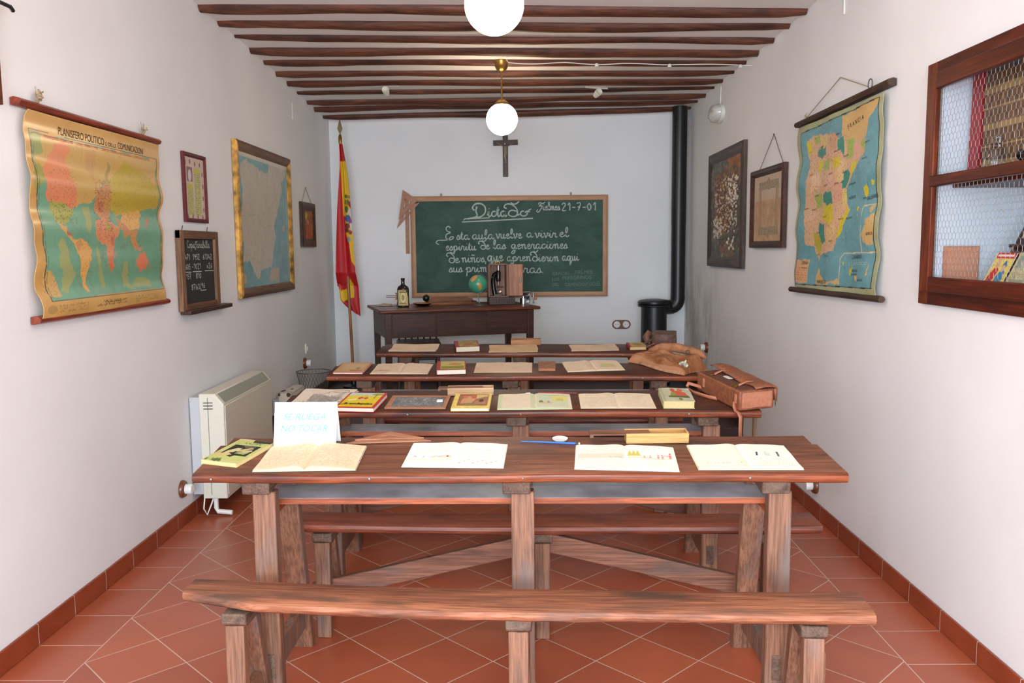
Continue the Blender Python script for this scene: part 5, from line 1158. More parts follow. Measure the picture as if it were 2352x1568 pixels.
# ------------------------------------------------------------------ wall cupboard with wire door
cu = thing('wall_cupboard', 'built-in cupboard with reddish wooden frame and wire mesh door, right wall', 'cupboard', wallM('R', 3.255, 1.19, 0))
CWD, CHT = 1.45, .885   # local x from the far jamb towards the camera, y up, z into the room
LIN = plain('pale_blue_lining', (206,218,228), .8)
mb = MB(); a, b = 3.255-NY1, 3.255-NY0
d_ = ND-.002
mb.box(a,b,NZ0-1.19,NZ1-1.19,-d_,-d_+.006); mb.box(a,a+.006,NZ0-1.19,NZ1-1.19,-d_,-.002); mb.box(b-.006,b,NZ0-1.19,NZ1-1.19,-d_,-.002); mb.box(a,b,NZ1-1.19-.006,NZ1-1.19,-d_,-.002); mb.box(a,b,NZ0-1.19,NZ0-1.19+.006,-d_,-.002)
mb.build('lining', LIN, cu)
mb = MB(); fw = .072
mb.box(0,fw,0,CHT,.001,.020,1); mb.box(CWD-fw,CWD,0,CHT,.001,.020,1); mb.box(fw,CWD-fw,0,.055,.001,.020,0); mb.box(fw,CWD-fw,CHT-.055,CHT,.001,.020,0); mb.build('outer_frame', [W_RED, W_REDZ], cu, bevel=.004)
dw, o_ = .062, .048
do = MB(); do.box(o_,o_+dw,.05,CHT-.045,.020,.040,1); do.box(CWD-o_-dw,CWD-o_,.05,CHT-.045,.020,.040,1); do.box(o_+dw,CWD-o_-dw,.05,.105,.020,.040,0); do.box(o_+dw,CWD-o_-dw,CHT-.105,CHT-.045,.020,.040,0); do.box(o_+dw*.75,CWD-o_-dw*.75,.432,.472,.018,.043,0)
door = do.build('door', [W_RED, W_REDZ], cu, bevel=.004)
for y in (.16,.73): MB().tube([(o_-.012,y-.035,.024),(o_-.012,y+.035,.024)], .0045, 8).build('hinge', BRASS, door)
MB().lathe([(.001,0),(.010,0),(.010,.003),(.001,.003)], 14, M=T(CWD-.30,.075,.040)).build('keyhole', BRASS, door)
mb = MB(); hx = .0125; hy = .0145    # hexagonal netting
for r in range(-1, 70):
    y0 = .10+r*hy*1.5
    if y0 > CHT-.11: break
    for c in range(0, 66):
        x0 = o_+dw+.004+c*2*hx+(hx if r % 2 else 0)
        if x0 > CWD-o_-dw-.01 or y0 < .1 : continue
        A, B_, C_, D_ = (x0-hx,y0-hy*.5,.021),(x0,y0-hy,.0215),(x0+hx,y0-hy*.5,.021),(x0+hx,y0+hy*.5,.021)
        if x0-hx > o_+dw: mb.tube([A,B_], .0006, 4)
        mb.tube([B_,C_], .0006, 4); mb.tube([C_,D_], .0009, 4)
mb.build('wire_mesh', WIRE, door)
sh = MB(); sh.box(a+.008,b-.008,.428,.448,-d_+.008,-.045); sh.build('shelf', W_RED, cu, bevel=.002)
sh = MB(); sh.box(a+.03,b-.02,.380,.426,-d_+.008,-d_+.03); sh.build('shelf_bearer', wood('orange_bearer', (168,86,46), (128,60,34), 'X', .5), cu, bevel=.002)
# contents. helper: local cupboard coordinates -> world
CM = wallM('R', 3.255, 1.19, 0)
def std_book(M, w, h, th, cm, label, group, bands=None, spine=None, cat='book'):
    """upright book: x = thickness, y = up, z+ = spine side"""
    t = thing('upright_book', label, cat, M, group)
    mb = MB(); mb.box(0,.003,0,h,-w,0); mb.box(th-.003,th,0,h,-w,0); mb.box(0,th,0,h,-.003,.003); mb.build('cover', cm, t, bevel=.002)
    MB().box(.004,th-.004,.003,h-.004,-w+.003,-.004).build('pages', PAGES, t)
    if bands:
        [MB().box(-.0006,th+.0006,y-hb,y+hb,-.002,.0042).build('gilt_band', plain('faded_gilt', (158,128,82), .4, .3), t) for y, hb in bands]
    return t
YS = .4485
std_book(CM @ T(.118,YS,-.085) @ Rz(-2.0), .20,.375,.066, plain('red_cloth_cover', (150,36,44), .5, var=.12), 'tall red book leaning at the left end of the cupboard shelf', 'old volumes on the cupboard shelf')
BRL = plain('brown_mottled_leather', (96,70,46), .5, var=.35, bscale=30)
xs_ = .216
for k in range(9):
    th = [.05,.047,.052,.048,.05,.046,.05,.05,.048][k]
    std_book(CM @ T(xs_,YS,-.085), .20,.365-.006*(k%2),th, BRL, f'old brown leather volume with gilt bands, {ORD[k] if k else "first"} to the right of the red book', 'old volumes on the cupboard shelf', [(.05,.008),(.11,.003),(.175,.010),(.24,.003),(.30,.012)])
    xs_ += th+.0015
gb = thing('glass_jar', 'clear glass jar with rounded stopper in front of the brown volumes', 'jar', CM @ T(.335,YS,-.064) @ Rx(-90) @ Matrix.Diagonal((1.25,1.25,1.05,1)))
MB().lathe([(.001,0),(.026,0),(.028,.004),(.028,.078),(.024,.088),(.012,.094),(.011,.102),(.015,.104),(.001,.106)], 28).build('body', GLASSB, gb)
MB().lathe([(.001,.106),(.010,.108),(.012,.120),(.006,.128),(.001,.129)], 18).build('stopper', GLASSB, gb)
ob = thing('inkwell_ball', 'small black glossy ornament on the cupboard shelf beside the jar', 'ornament', CM @ T(.50,YS,-.060) @ Rx(-90))
MB().lathe([(.001,0),(.016,0),(.010,.016),(.006,.026),(.006,.04)], 18).build('stand', BLACKP, ob); MB().lathe([(.001,.036),(.014,.042),(.020,.056),(.015,.070),(.001,.076)], 18).build('ball', BLACKP, ob)
ZB = NZ0-1.19+.0065
o = thing('cardboard_folder', 'pinkish brown folder standing at the far end of the lower cupboard shelf', 'folder', CM @ T(a+.012,ZB,-.02) @ Ry(90)); cvf = Cv(30,40,(190,130,104),1.2).noise(6)
MB().box(.0,.13,0,.165,0,.010).build('cover', plain('pinkish_card', (186,124,96), .8, var=.08), o, bevel=.002); MB().box(.01,.125,.004,.16,.0101,.0125).build('flap', plain('pinkish_card_flap', (194,134,106), .8), o)
# sloping display rack
rk = thing('display_rack', 'dark wooden sloping display rack on the lower cupboard shelf', 'rack', CM @ T(.27,ZB,-.30))
mb = MB(); mb.prism([(0,0),(.19,0),(.19,.012),(.03,.335),(0,.335)], 0, .012, M=Ry(-90) @ T(0,0,0)); mb.prism([(0,0),(.19,0),(.19,.012),(.03,.335),(0,.335)], 0, .012, M=T(.60,0,0) @ Ry(-90)); mb.build('side_panel', W_DARKX, rk)
mb = MB(); mb.bar((.0,.012,.185),(.0,.335,.03), .012, .01, up=(1,0,0)); 
v = [(0,.014,.186),(.60,.014,.186),(.60,.335,.030),(0,.335,.030)]; mb = MB(); mb.add(v+[(x,y-.004,z-.008) for x,y,z in v],[(0,1,2,3),(7,6,5,4),(0,4,5,1),(1,5,6,2),(2,6,7,3),(3,7,4,0)]); mb.build('sloping_board', W_DARKX, rk)
MB().bar((-.012,.165,.118),(.612,.165,.118), .012, .03).build('ledge', W_DARK, rk, bevel=.003)
SLM = CM @ T(.27,ZB,-.30) @ T(0,.014,.1875) @ Rx(-25.8)   # plane of the rack: x right, y up the slope
def leaf(lab, x, y, w, h, cv, name='magazine', rot=0):
    t = thing(name, lab, 'magazine', SLM @ T(x,y,.0015) @ Rz(rot), 'old printed papers on the display rack')
    sheet('front_cover', cv, flat(w,h,.003,0,0), COVER, t, skirt=0.0, edge=(220,206,170))
cvm = Cv(60,80,(236,214,92),1.3).rect(0,1,.86,1,(206,40,44)).rect(.1,.9,.9,.95,(246,230,210)).poly([(.05,.1),(.35,.12),(.5,.55),(.3,.7),(.1,.4)],(206,50,56)).disc(.32,.72,.1,(226,170,140)).poly([(.5,.05),(.9,.05),(.85,.5),(.65,.62),(.5,.4)],(70,140,180)).disc(.7,.68,.1,(60,110,170)).disc(.68,.6,.07,(230,180,150)).rect(0,.05,0,1,(230,220,190))
leaf('bright yellow and red comic magazine at the left of the display rack', -.075, -.012, .12, .15, cvm)
cvn = Cv(60,80,(204,194,146),1.3).noise(8).rect(.1,.9,.62,.92,(150,158,138)).disc(.5,.78,.16,(190,184,150)).rect(.12,.88,.1,.34,(160,160,130)).scrib(.1,.9,.36,.6,6,(110,104,80),.6,.9)
leaf('greenish illustrated sheet beside the comic on the display rack', .062, -.010, .115, .15, cvn)
cvn = Cv(60,80,(214,198,148),1.3).noise(8).rect(.1,.9,.55,.9,(170,160,120)).scrib(.1,.9,.1,.5,8,(120,104,80),.6,.9)
leaf('yellowed printed sheet third on the lower row of the display rack', .195, -.008, .12, .15, cvn)
for k, x in enumerate((.02,.16,.30)):
    cvn = Cv(50,70,(190,170,120),1.3).noise(9).rect(.15,.85,.4,.85,(140,120,84)).speck(80,(96,84,60),.6,(.15,.85,.4,.85),.02).scrib(.1,.9,.08,.36,5,(120,104,80),.6,.9)
    leaf(f'brown printed sheet on the upper row of the display rack, {["first","second","third"][k]} from the left', x, .195, .125, .155, cvn)
# ================================================================== THINGS ON THE PUPIL DESKS
def page_cv(nx=64, ny=54, c=(240,226,196), rows=12, ink=(120,104,84), dens=.75, al=.4, amp=2.2):
    cv = Cv(nx,ny,c,1.35).noise(amp)
    if rows: cv.scrib(.08,.93,.08,.93,rows,ink,al,dens)
    return cv
def notebook(M, L, R, label, arch=.005, w=.154, d=.212, cover=(206,190,150), curl=.0, grp='open school notebooks on the desks', hump=.2, th=.0035):
    t = thing('open_notebook', label, 'notebook', M, grp)
    MB().box(-w-.002,w+.002,-d/2-.001,d/2+.001,0,.0012).build('cover', plain('card_%d_%d_%d' % cover, cover, .8), t)
    def pos(sg, ph):
        def f(U, V):
            tt = U if sg > 0 else 1-U; tt = np.clip(tt,0,1)
            x = sg*w*tt; y = (V-.5)*d+.0012*np.sin(tt*9+ph)
            z = .0014+th*.5+arch*(tt/hump)*np.exp(1-tt/hump)+.0009*np.sin(V*7+tt*8+ph)*tt+curl*np.clip(tt-.75,0,1)*np.clip(.3-V,0,1)*20
            return x, y, z
        return f
    e = tuple(np.clip(np.array(L.a[0,0])*.93,0,255))
    sheet('left_page', L, pos(-1,.5), PAPER, t, skirt=.0013, edge=e); sheet('right_page', R, pos(1,2.0), PAPER, t, skirt=.0013, edge=e)
    return t
def book(M, w, d, th, cv, label, cover, pages=PAGES, spine=True, over=.003, grp='closed books on the desks', bend=0.0):
    t = thing('closed_book', label, 'book', M, grp); cm = plain('cover_%d_%d_%d' % cover, cover, .5, var=.08)
    mb = MB(); mb.box(-w/2,w/2,-d/2,d/2,0,.0022)
    if spine: mb.box(-w/2-.0015,-w/2+.002,-d/2,d/2,.0,th)
    mb.build('binding', cm, t, bevel=.0008)
    MB().box(-w/2+.002,w/2-over,-d/2+over,d/2-over,.0023,th-.0023).build('pages', pages, t)
    sheet('front_cover', cv, lambda U,V: ((U-.5)*w,(V-.5)*d,th+bend*np.sin(V*8)*np.sin(U*5)), COVER, t, skirt=th-.0022, edge=cover)
    return t
def sheet_item(M, w, d, cv, label, name='paper_sheet', wave=.002, th=.002, cat='sheet', grp='loose paper on the desks'):
    t = thing(name, label, cat, M, grp); e = tuple(np.clip(np.array(cv.a[0,0])*.9,0,255))
    sheet('page', cv, lambda U,V: ((U-.5)*w+.004*np.sin(V*5),(V-.5)*d+.003*np.sin(U*9),th+wave*(1+np.sin(U*8+1)*np.cos(V*5))), PAPER, t, skirt=.0, edge=e); return t
def pencil_box(M, w, d, h, lid, label, pencils=True, wood_=None):
    t = thing('pencil_box', label, 'pencil box', M, 'wooden pencil boxes'); wd = wood_ or W_PINE2; q = .006
    mb = MB(); mb.box(-w/2,w/2,-d/2,-d/2+q,0,h); mb.box(-w/2,w/2,d/2-q,d/2,0,h); mb.box(-w/2,-w/2+q,-d/2+q,d/2-q,0,h-.008); mb.box(w/2-q,w/2,-d/2+q,d/2-q,0,h); mb.box(-w/2+q,w/2-q,-d/2+q,d/2-q,0,.004); mb.build('body', wd, t, bevel=.0012)
    mb = MB(); mb.box(-w/2-lid,w/2-q-lid,-d/2+q*.6,d/2-q*.6,h-.0065,h-.0025); mb.box(-w/2-lid,-w/2-lid+.012,-d/2+q*.6,d/2-q*.6,h-.014,h-.0065); mb.build('sliding_lid', wood('lid_wood', (150,104,78), (112,74,56), 'X', .5), t, bevel=.0008)
    if pencils: MB().tube([(-w/2+.02,.004,.012),(w/2-.012,.0,.014)], .0035, 6).build('pencil', plain('pale_pencil', (206,172,140), .6), t)
    return t

# ---- nearest desk
bc = Cv(90,130,(186,190,116),1.5).noise(4)
bc.rect(.0,1,.0,.1,(196,196,130)).rect(.14,.92,.30,.74,(34,34,30)); bc.poly([(.0,.93),(.0,1.0),(.45,1.0),(.40,.95)],(206,186,140)); bc.poly([(.5,.87),(1,.9),(1,1),(.45,1)],(56,52,44)); bc.rect(.0,1,.10,.28,(188,194,112))
bc.poly([(.2,.34),(.42,.42),(.5,.60),(.36,.62),(.22,.48)],(206,196,140)).poly([(.42,.52),(.75,.66),(.82,.62),(.5,.45)],(200,180,130)).poly([(.4,.26),(.56,.22),(.64,.34),(.46,.40)],(30,30,26)).poly([(.5,.38),(.8,.36),(.86,.46),(.6,.5)],(156,170,96)).poly([(.0,.18),(.3,.2),(.5,.32),(.3,.40),(.05,.3)],(206,186,124)).poly([(.6,.52),(.84,.56),(.88,.5),(.7,.42)],(196,186,130))
bc.speck(22,(70,90,40),.7,(.05,.5,.03,.12),.02)
b1 = book(on(1,-.887,.178,-16.5), .126,.205,.014, bc, 'pale green paperback with a black picture, left end of the nearest desk', (200,190,130), PAGEY, bend=.0006)
mb = MB(); text(mb,'KAZAN',-.022,.058,.022,.062,z=.0148); mb.build('cover_lettering', plain('dull_green_print', (120,136,70), .7), b1)
mb = MB(); text(mb,'PERRO',-.004,.036,.006,.040,z=.0148); text(mb,'LOBO',.006,.026,.006,.030,z=.0148); mb.build('small_lettering', plain('cream_print', (206,190,140), .7), b1)

A = lambda: page_cv(96,76,(230,208,172),17,(160,126,92),.85,.38)
notebook(on(1,-.643,.138,1.7), A(), A(), 'open yellowish notebook full of brown handwriting, in front of the sign', arch=.013, hump=.22, cover=(196,190,170), th=.005)
L = page_cv(96,76,(246,240,226),0).rect(.03,.97,.30,.48,(206,222,228),.6).rect(.05,.97,.20,.30,(240,216,196),.5).poly([(.62,.34),(.72,.44),(.9,.42),(.92,.32)],(236,206,180),.8).scrib(.1,.9,.55,.9,7,(150,140,124),.25,.6).scrib(.08,.9,.06,.18,3,(150,140,124),.25,.5); L.line([(.12,.38),(.16,.42),(.2,.38)],.006,(120,130,120),.7).line([(.35,.32),(.36,.42)],.005,(110,120,110),.7).line([(.5,.36),(.6,.4),(.7,.36)],.005,(120,120,100),.7).disc(.84,.38,.02,(120,70,60)).disc(.56,.36,.016,(226,206,90))
R = page_cv(96,76,(247,241,227),0).scrib(.08,.93,.30,.62,8,(160,150,134),.22,.5).scrib(.28,.72,.68,.73,1,(140,124,112),.55,.8)
for k in range(9): R.disc(.12+.09*k,.12+.06*(k%3),.018,[(196,120,96),(150,170,120),(170,150,110)][k%3],.6)
notebook(on(1,-.191,.163,-2.0), L, R, 'open white notebook with a pale blue seascape drawing, nearest desk', cover=(226,220,200))
L = page_cv(96,76,(246,238,218),0).rect(.05,.97,.42,.62,(226,204,178),.65).scrib(.1,.92,.66,.92,4,(150,150,140),.3,.5).scrib(.05,.95,.06,.38,9,(170,156,136),.25,.7).scrib(.68,.95,.42,.48,1,(110,130,90),.7,.9)
R = page_cv(96,76,(247,240,222),0).poly([(.05,.52),(.5,.5),(.9,.44),(.9,.40),(.05,.42)],(236,212,186),.7).scrib(.08,.93,.06,.38,9,(170,156,136),.25,.7)
for u in (.09,.17,.25): R.poly([(u-.05,.53),(u,.78),(u+.06,.53)],(206,196,96))
for u, s in ((.38,.6),(.5,.7),(.66,.9),(.74,.9),(.90,1.3)): R.rect(u-.025*s,u+.02*s,.46,.46+.12*s,(214,126,110),.8).disc(u,.49+.13*s,.018*s,(206,110,96))
R.line([(.78,.58),(.92,.55)],.008,(214,120,104))
notebook(on(1,.337,.134,-4.2), L, R, 'open white notebook with yellow trees and red figures, nearest desk', cover=(230,222,200))
L = page_cv(96,76,(246,238,214),0).scrib(.2,.9,.18,.24,1,(120,120,130),.5,.8).scrib(.1,.95,.05,.16,3,(170,160,140),.3,.6)
R = page_cv(96,76,(246,240,222),0).poly([(.30,.66),(.34,.66),(.30,.50),(.26,.50)],(60,66,90)).poly([(.72,.70),(.76,.68),(.74,.50),(.70,.50)],(90,92,96)).line([(.46,.6),(.56,.6),(.5,.68),(.46,.54),(.57,.54),(.46,.6)],.006,(180,180,176),.8).scrib(.08,.95,.06,.40,9,(160,150,134),.3,.7)
notebook(on(1,.700,.138,-.6), L, R, 'open cream notebook with two dark bars drawn, right end of nearest desk', cover=(222,206,160), curl=.002)

sg = thing('folded_sign', 'white folded card asking not to touch, standing on the nearest desk', 'sign', on(1,-.694,.281,0,.0006) @ Rx(-6))
SGW = .205; sh_ = .140; sd = .036; SGM = plain('bright_white_card', (250,250,250), .7)
mb = MB(); e_ = .0006
mb.add([(-SGW/2,-sd,0),(SGW/2,-sd,0),(SGW/2,0,sh_),(-SGW/2,0,sh_),(-SGW/2,-sd+.001,0),(SGW/2,-sd+.001,0),(SGW/2,.0008,sh_),(-SGW/2,.0008,sh_)],[(0,1,2,3),(7,6,5,4),(0,4,5,1),(1,5,6,2),(2,6,7,3),(3,7,4,0)]); mb.build('front_panel', SGM, sg)
mb = MB(); mb.add([(-SGW/2,sd,.0),(SGW/2,sd,.0),(SGW/2,.0009,sh_),(-SGW/2,.0009,sh_),(-SGW/2,sd+.001,.0),(SGW/2,sd+.001,.0),(SGW/2,.0018,sh_),(-SGW/2,.0018,sh_)],[(3,2,1,0),(4,5,6,7),(0,1,5,4),(1,2,6,5),(2,3,7,6),(3,0,4,7)]); mb.build('rear_panel', SGM, sg)
sl = atan2(sd, sh_); FM = basis((0,-sd-.0022,0),(1,0,0),(0,sin(sl),cos(sl)),(0,-cos(sl),sin(sl))); ln_ = sqrt(sd*sd+sh_*sh_)
mb = MB(); tmp = MB(); text(tmp,'SE RUEGA',-.073,ln_*.60,.022,.140,z=0,shear=.28); text(tmp,'NO TOCAR',-.080,ln_*.34,.022,.153,z=0,shear=.28); mb.add(tmp.v,tmp.f,0,FM); mb.build('lettering', INKB, sg, smooth=False, recalc=False)

SQ1 = [(-.566,.276),(-.286,.300),(-.440,.378)]; SQ2 = [(-.540,.298),(-.312,.318),(-.434,.382)]
for P, z, lab in ((SQ1,0,'larger wooden set square lying underneath, nearest desk beside the sign'),(SQ2,.0045,'smaller wooden set square lying on top of another, nearest desk')):
    c = (sum(p[0] for p in P)/3, sum(p[1] for p in P)/3); Q = [(p[0]-c[0],p[1]-c[1]) for p in P]
    mb = MB(); setsq(mb, Q, inset(Q,.34), .004, None); o = mb.build('set_square', W_TOOL, bevel=.0008); o.matrix_world = on(1,c[0],c[1],0,.0006+z); tag(o, lab, 'set square', 'set squares on the nearest desk')
br_ = thing('pen_holder', 'blue wooden pen holder beside the white dish, nearest desk', 'pen', on(1,.104,.277,-7.5,.0045))
MB().tube([(-.094,0,0),(-.02,0,0),(.085,0,0),(.086,0,0)], [.0018,.0032,.0042,.003], 10).build('handle', plain('blue_lacquer', (36,98,176), .3), br_)
MB().tube([(.086,0,0),(.094,0,0)], .0026, 8).build('ferrule', BLACKP, br_); MB().lathe([(.001,.0),(.004,.002),(.004,.005),(.001,.007)], 10, M=T(.0945,0,0) @ Ry(90)).build('tip', WHITE, br_)
o = MB().lathe([(.001,0),(.020,0),(.025,.004),(.026,.007),(.022,.0065),(.001,.004)], 28).build('white_saucer', WHITE); o.matrix_world = on(1,.140,.309,0,.0006); tag(o, 'small round white saucer behind the blue pen, nearest desk', 'saucer')
pencil_box(on(1,.456,.300,1.2), .204,.056,.034,.118, 'pale wooden pencil box with lid slid open, nearest desk')

# ---- second desk
cv = Cv(130,150,(226,212,194),1.25).noise(2.5); cv.poly([(.25,.30),(.8,.30),(.84,.62),(.62,.60),(.4,.72),(.25,.72)],(176,168,158)); cv.speck(150,(140,134,128),.5,(.26,.80,.32,.66),.015); cv.poly([(.68,.62),(.80,.86),(.86,.86),(.80,.6)],(190,182,170)); cv.line([(.45,.72),(.6,.9),(.86,.92),(.9,.84),(.72,.80),(.6,.84)],.010,(150,142,134),.8); cv.speck(40,(160,152,142),.6,(.84,.98,.28,.5),.012); cv.line([(.55,.72),(.52,.88)],.004,(170,160,150)); cv.speck(26,(140,132,124),.6,(.08,.28,.2,.34),.012); cv.scrib(.3,.95,.03,.12,2,(150,140,130),.4,.7)
pd = sheet_item(on(2,-.845,.168,-3.5), .238,.300,cv,'large sheets with a pencil drawing of ruins, left end of second desk','drawing_sheets',.0012,.008,'sheets')
MB().box(-.12,.122,-.153,.148,.0,.0025).build('under_sheet', plain('grey_paper', (200,188,172), .85), pd)
ce = Cv(90,120,(206,48,44),1.4); ce.rect(.04,.93,.05,.98,(232,206,46)).noise(3); ce.rect(.04,.93,.78,.98,(196,216,206)).poly([(.04,.78),(.3,.84),(.6,.78),(.93,.84),(.93,.74),(.04,.72)],(222,206,120)); ce.poly([(.62,.86),(.74,.95),(.92,.92),(.93,.84),(.76,.8)],(150,170,50)).rect(.76,.785,.6,.86,(110,80,50)); ce.disc(.48,.62,.13,(206,66,48),1,.09).rect(.43,.53,.42,.6,(226,196,140)); ce.rect(.34,.62,.60,.62,(160,50,40)); ce.poly([(.1,.5),(.3,.6),(.36,.5),(.2,.42)],(236,226,170)); ce.disc(.5,.74,.07,(222,196,60)); ce.rect(.04,.93,.05,.36,(224,196,36))
b2 = book(on(2,-.657,.106,-4.5), .164,.224,.020, ce, 'thick red and yellow illustrated textbook, second desk', (190,44,42), PAGESW)
mb = MB(); hand(mb,'E',-.060,-.040,-.066,.010,.0040,.0208); hand(mb,'nciclopedia',-.038,.062,-.066,.010,.0040,.0208); mb.build('cover_lettering', plain('dark_title_ink', (40,44,30), .7), b2)
sl_ = thing('writing_slate', 'small writing slate in a pale wooden frame, second desk', 'slate', on(2,-.420,.128,-.8))
frame(sl_, .256,.186,.022,.008, W_TOOL)
cs2 = Cv(100,64,(112,114,116),.7).noise(7,8); rs = random.Random(4)
for k in range(46):
    u, v = rs.uniform(.06,.85), rs.uniform(.12,.9); pts = [(u,v)]
    for q in range(5): u += rs.uniform(-.02,.05); v += rs.uniform(-.09,.09); pts.append((u,v))
    cs2.line(pts, .004, (196,198,198), .7)
sheet('slate_face', cs2, flat(.214,.144,.005), MAPM, sl_); MB().box(-.11,.11,-.075,.075,.0005,.004).build('backing', SLATE, sl_)
o = MB().box(-.013,.013,-.013,.013,0,.008).build('chalk_eraser', plain('white_felt', (240,240,238), .9), bevel=.004, seg=3); o.matrix_world = on(2,-.328,.125,4,.0065); tag(o, 'small white square eraser lying on the writing slate', 'eraser')
cy = Cv(80,110,(232,208,110),1.4).noise(3); cy.rect(.12,.93,.16,.95,(150,100,66)).noise(5,9); cy.poly([(.2,.3),(.5,.34),(.62,.7),(.4,.82),(.22,.6)],(206,150,106)).poly([(.55,.25),(.88,.3),(.85,.55),(.6,.5)],(176,120,80)).disc(.55,.78,.1,(180,90,60)).disc(.3,.76,.07,(196,110,80)).poly([(.6,.62),(.9,.8),(.92,.9),(.6,.92)],(206,180,120)).poly([(.3,.2),(.7,.2),(.62,.3),(.4,.32)],(130,126,76)).disc(.75,.5,.07,(60,40,34)).rect(.15,.42,.86,.93,(150,60,44)); cy.line([(.12,.0),(.12,1)],.004,(200,170,70))
b3 = book(on(2,-.189,.112,.2), .158,.220,.014, cy, 'yellow bordered picture book with brown scene, second desk', (226,206,112), PAGESW)
L = page_cv(72,60,(230,214,188),0,amp=2).rect(0,.1,0,1,(206,212,170)).rect(.9,1,0,1,(206,212,170)); R = page_cv(72,60,(228,214,188),0).rect(.06,.92,.08,.92,(206,214,180)).rect(.5,.9,.45,.8,(226,214,110),.8).rect(.6,.8,.5,.66,(206,196,120)).disc(.18,.4,.06,(120,124,110)).disc(.38,.4,.04,(170,130,160)).rect(.12,.5,.28,.34,(216,180,120)).scrib(.15,.85,.83,.9,1,(120,110,96),.6,.9)
notebook(on(2,.075,.131,1.2), L, R, 'open picture book with pale green pages, second desk', cover=(206,200,160), th=.008, grp='open picture books')
pn = thing('pen_holder', 'dark red pen holder with a steel nib, second desk', 'pen', on(2,.150,.262,-.5,.0045))
MB().tube([(-.06,0,0),(.0,0,0),(.11,0,0)], [.0036,.0036,.0016], 8).build('handle', plain('dark_red_lacquer', (150,36,44), .3), pn); MB().tube([(-.095,0,.0),(-.06,0,0)], .0034, 8).build('grip', BLACKP, pn); MB().tube([(-.118,0,0),(-.112,0,0),(-.095,0,0)], [.0008,.0026,.003], 8).build('nib', CHROME, pn)
notebook(on(2,.422,.143,.4), page_cv(72,60,(232,214,184),13,(180,156,130),.8,.35), page_cv(72,60,(234,216,186),12,(186,160,140),.7,.3), 'open cream notebook with faint writing, second desk between picture book and old book', cover=(214,196,160))
co_ = Cv(60,84,(196,196,164),1.4).noise(5); co_.rect(0,.1,0,1,(176,178,140)); co_.poly([(.3,.42),(.86,.40),(.8,.62),(.62,.80),(.4,.78)],(206,96,70)).disc(.42,.84,.08,(196,90,60)).disc(.66,.84,.09,(206,120,80)).poly([(.28,.4),(.48,.4),(.5,.66),(.36,.7)],(150,150,60)).poly([(.2,.28),(.9,.26),(.88,.40),(.24,.42)],(96,110,52)).disc(.58,.16,.06,(120,120,60)); co_.disc(.95,.95,.06,(226,226,214))
b4 = book(on(2,.674,.135,-1.5), .127,.202,.032, co_, 'thick old grey green book with red figures, second desk', (196,194,150), PAGEY, bend=.0015)

# leather satchel on the right end of the second desk
sa = thing('leather_satchel', 'boxy brown leather school satchel with straps, right end of second desk', 'satchel', on(2,.905,-.006,18.5,.0006))
BX, BY, BZ = .162,.352,.083
mb = MB(); mb.box(0,BX,0,BY,0,BZ); sb_ = mb.build('body', LEATHER, sa, bevel=.007, seg=3)
mb = MB(); mb.box(.012,BX-.012,-.0015,.002,.010,BZ-.008); mb.build('end_panel', LEATHER2, sa, bevel=.003)
mb = MB(); mb.box(.006,.09,.012,BY-.012,BZ,BZ+.003); mb.build('front_pocket', plain('dark_satchel_opening', (96,56,40), .6, bump=.3, bscale=60, var=.2), sa, bevel=.002)
n = 12; fl_ = MB(); v = []; 
for i in range(n+1):
    y = -.004+(BY+.008)*i/n; lift = .016*(i/n)**1.5+.004*sin(i*1.3)
    v += [(.072+.006*sin(i*.9),y,BZ+.004+lift),(.120,y,BZ+.010+lift*.8),(BX+.003,y,BZ+.006+lift*.3),(BX+.0075,y,BZ-.004),(BX+.006,y,.03)]
fl_.add(v,[(i*5+q,i*5+q+1,(i+1)*5+q+1,(i+1)*5+q) for i in range(n) for q in range(4)]); o = fl_.build('flap', LEATHER, sa); q_ = o.modifiers.new('s','SOLIDIFY'); q_.thickness = .004; q_.offset = 1
mb = MB(); mb.add([(BX-.002,-.003,BZ-.002),(BX+.007,-.003,BZ-.002),(BX+.006,-.003,.008),(BX-.010,-.003,BZ-.001),(BX-.034,-.003,BZ+.002)],[(0,1,2),(0,3,4),(0,2,3)]); o = mb.build('flap_gusset', LEATHER2, sa); q_ = o.modifiers.new('s','SOLIDIFY'); q_.thickness = .003
MB().box(.055,.075,.18,.225,BZ+.0032,BZ+.006).build('name_label', WHITEP, sa)
for y in (.075,.27):
    mb = MB(); mb.add([(.03,y-.009,BZ+.004),(.03,y+.009,BZ+.004),(.075,y+.007,BZ+.020),(.075,y-.007,BZ+.020),(.105,y-.009,BZ+.018),(.105,y+.009,BZ+.018)],[(0,1,2,3),(3,2,5,4)]); o = mb.build('strap', LEATHER2, sa); q_ = o.modifiers.new('s','SOLIDIFY'); q_.thickness = .003
    mb = MB(); mb.tube([(.022+.013*cos(a),y+.016*sin(a),BZ+.0065) for a in np.linspace(0,2*pi,12,endpoint=False)], .0022, 6, closed=True); mb.build('buckle', BRASS, sa)
for y in (.028,.29): MB().box(-.004,.001,y-.007,y+.007,.028,.066).build('strap_loop', LEATHER2, sa, bevel=.0015)
mb = MB(); pts = [(-.003,.030,.034),(-.008,.022,.016),(-.012,.004,.004),(-.014,-.022,.003),(-.0135,-.038,-.012),(-.012,-.037,-.06),(-.008,-.034,-.115)]
v = []
for i, p in enumerate(pts): v += [(p[0]-.0085,p[1]-.002,p[2]),(p[0]+.0085,p[1]+.002,p[2])]
mb.add(v,[(2*i,2*i+1,2*i+3,2*i+2) for i in range(len(pts)-1)]); o = mb.build('hanging_strap', LEATHER2, sa); q_ = o.modifiers.new('s','SOLIDIFY'); q_.thickness = .003
mb = MB(); pts = [(-.004,.30,.020),(-.045,.34,.030),(-.06,.33,.014),(-.05,.28,.004),(-.02,.20,.003),(-.004,.17,.004)]
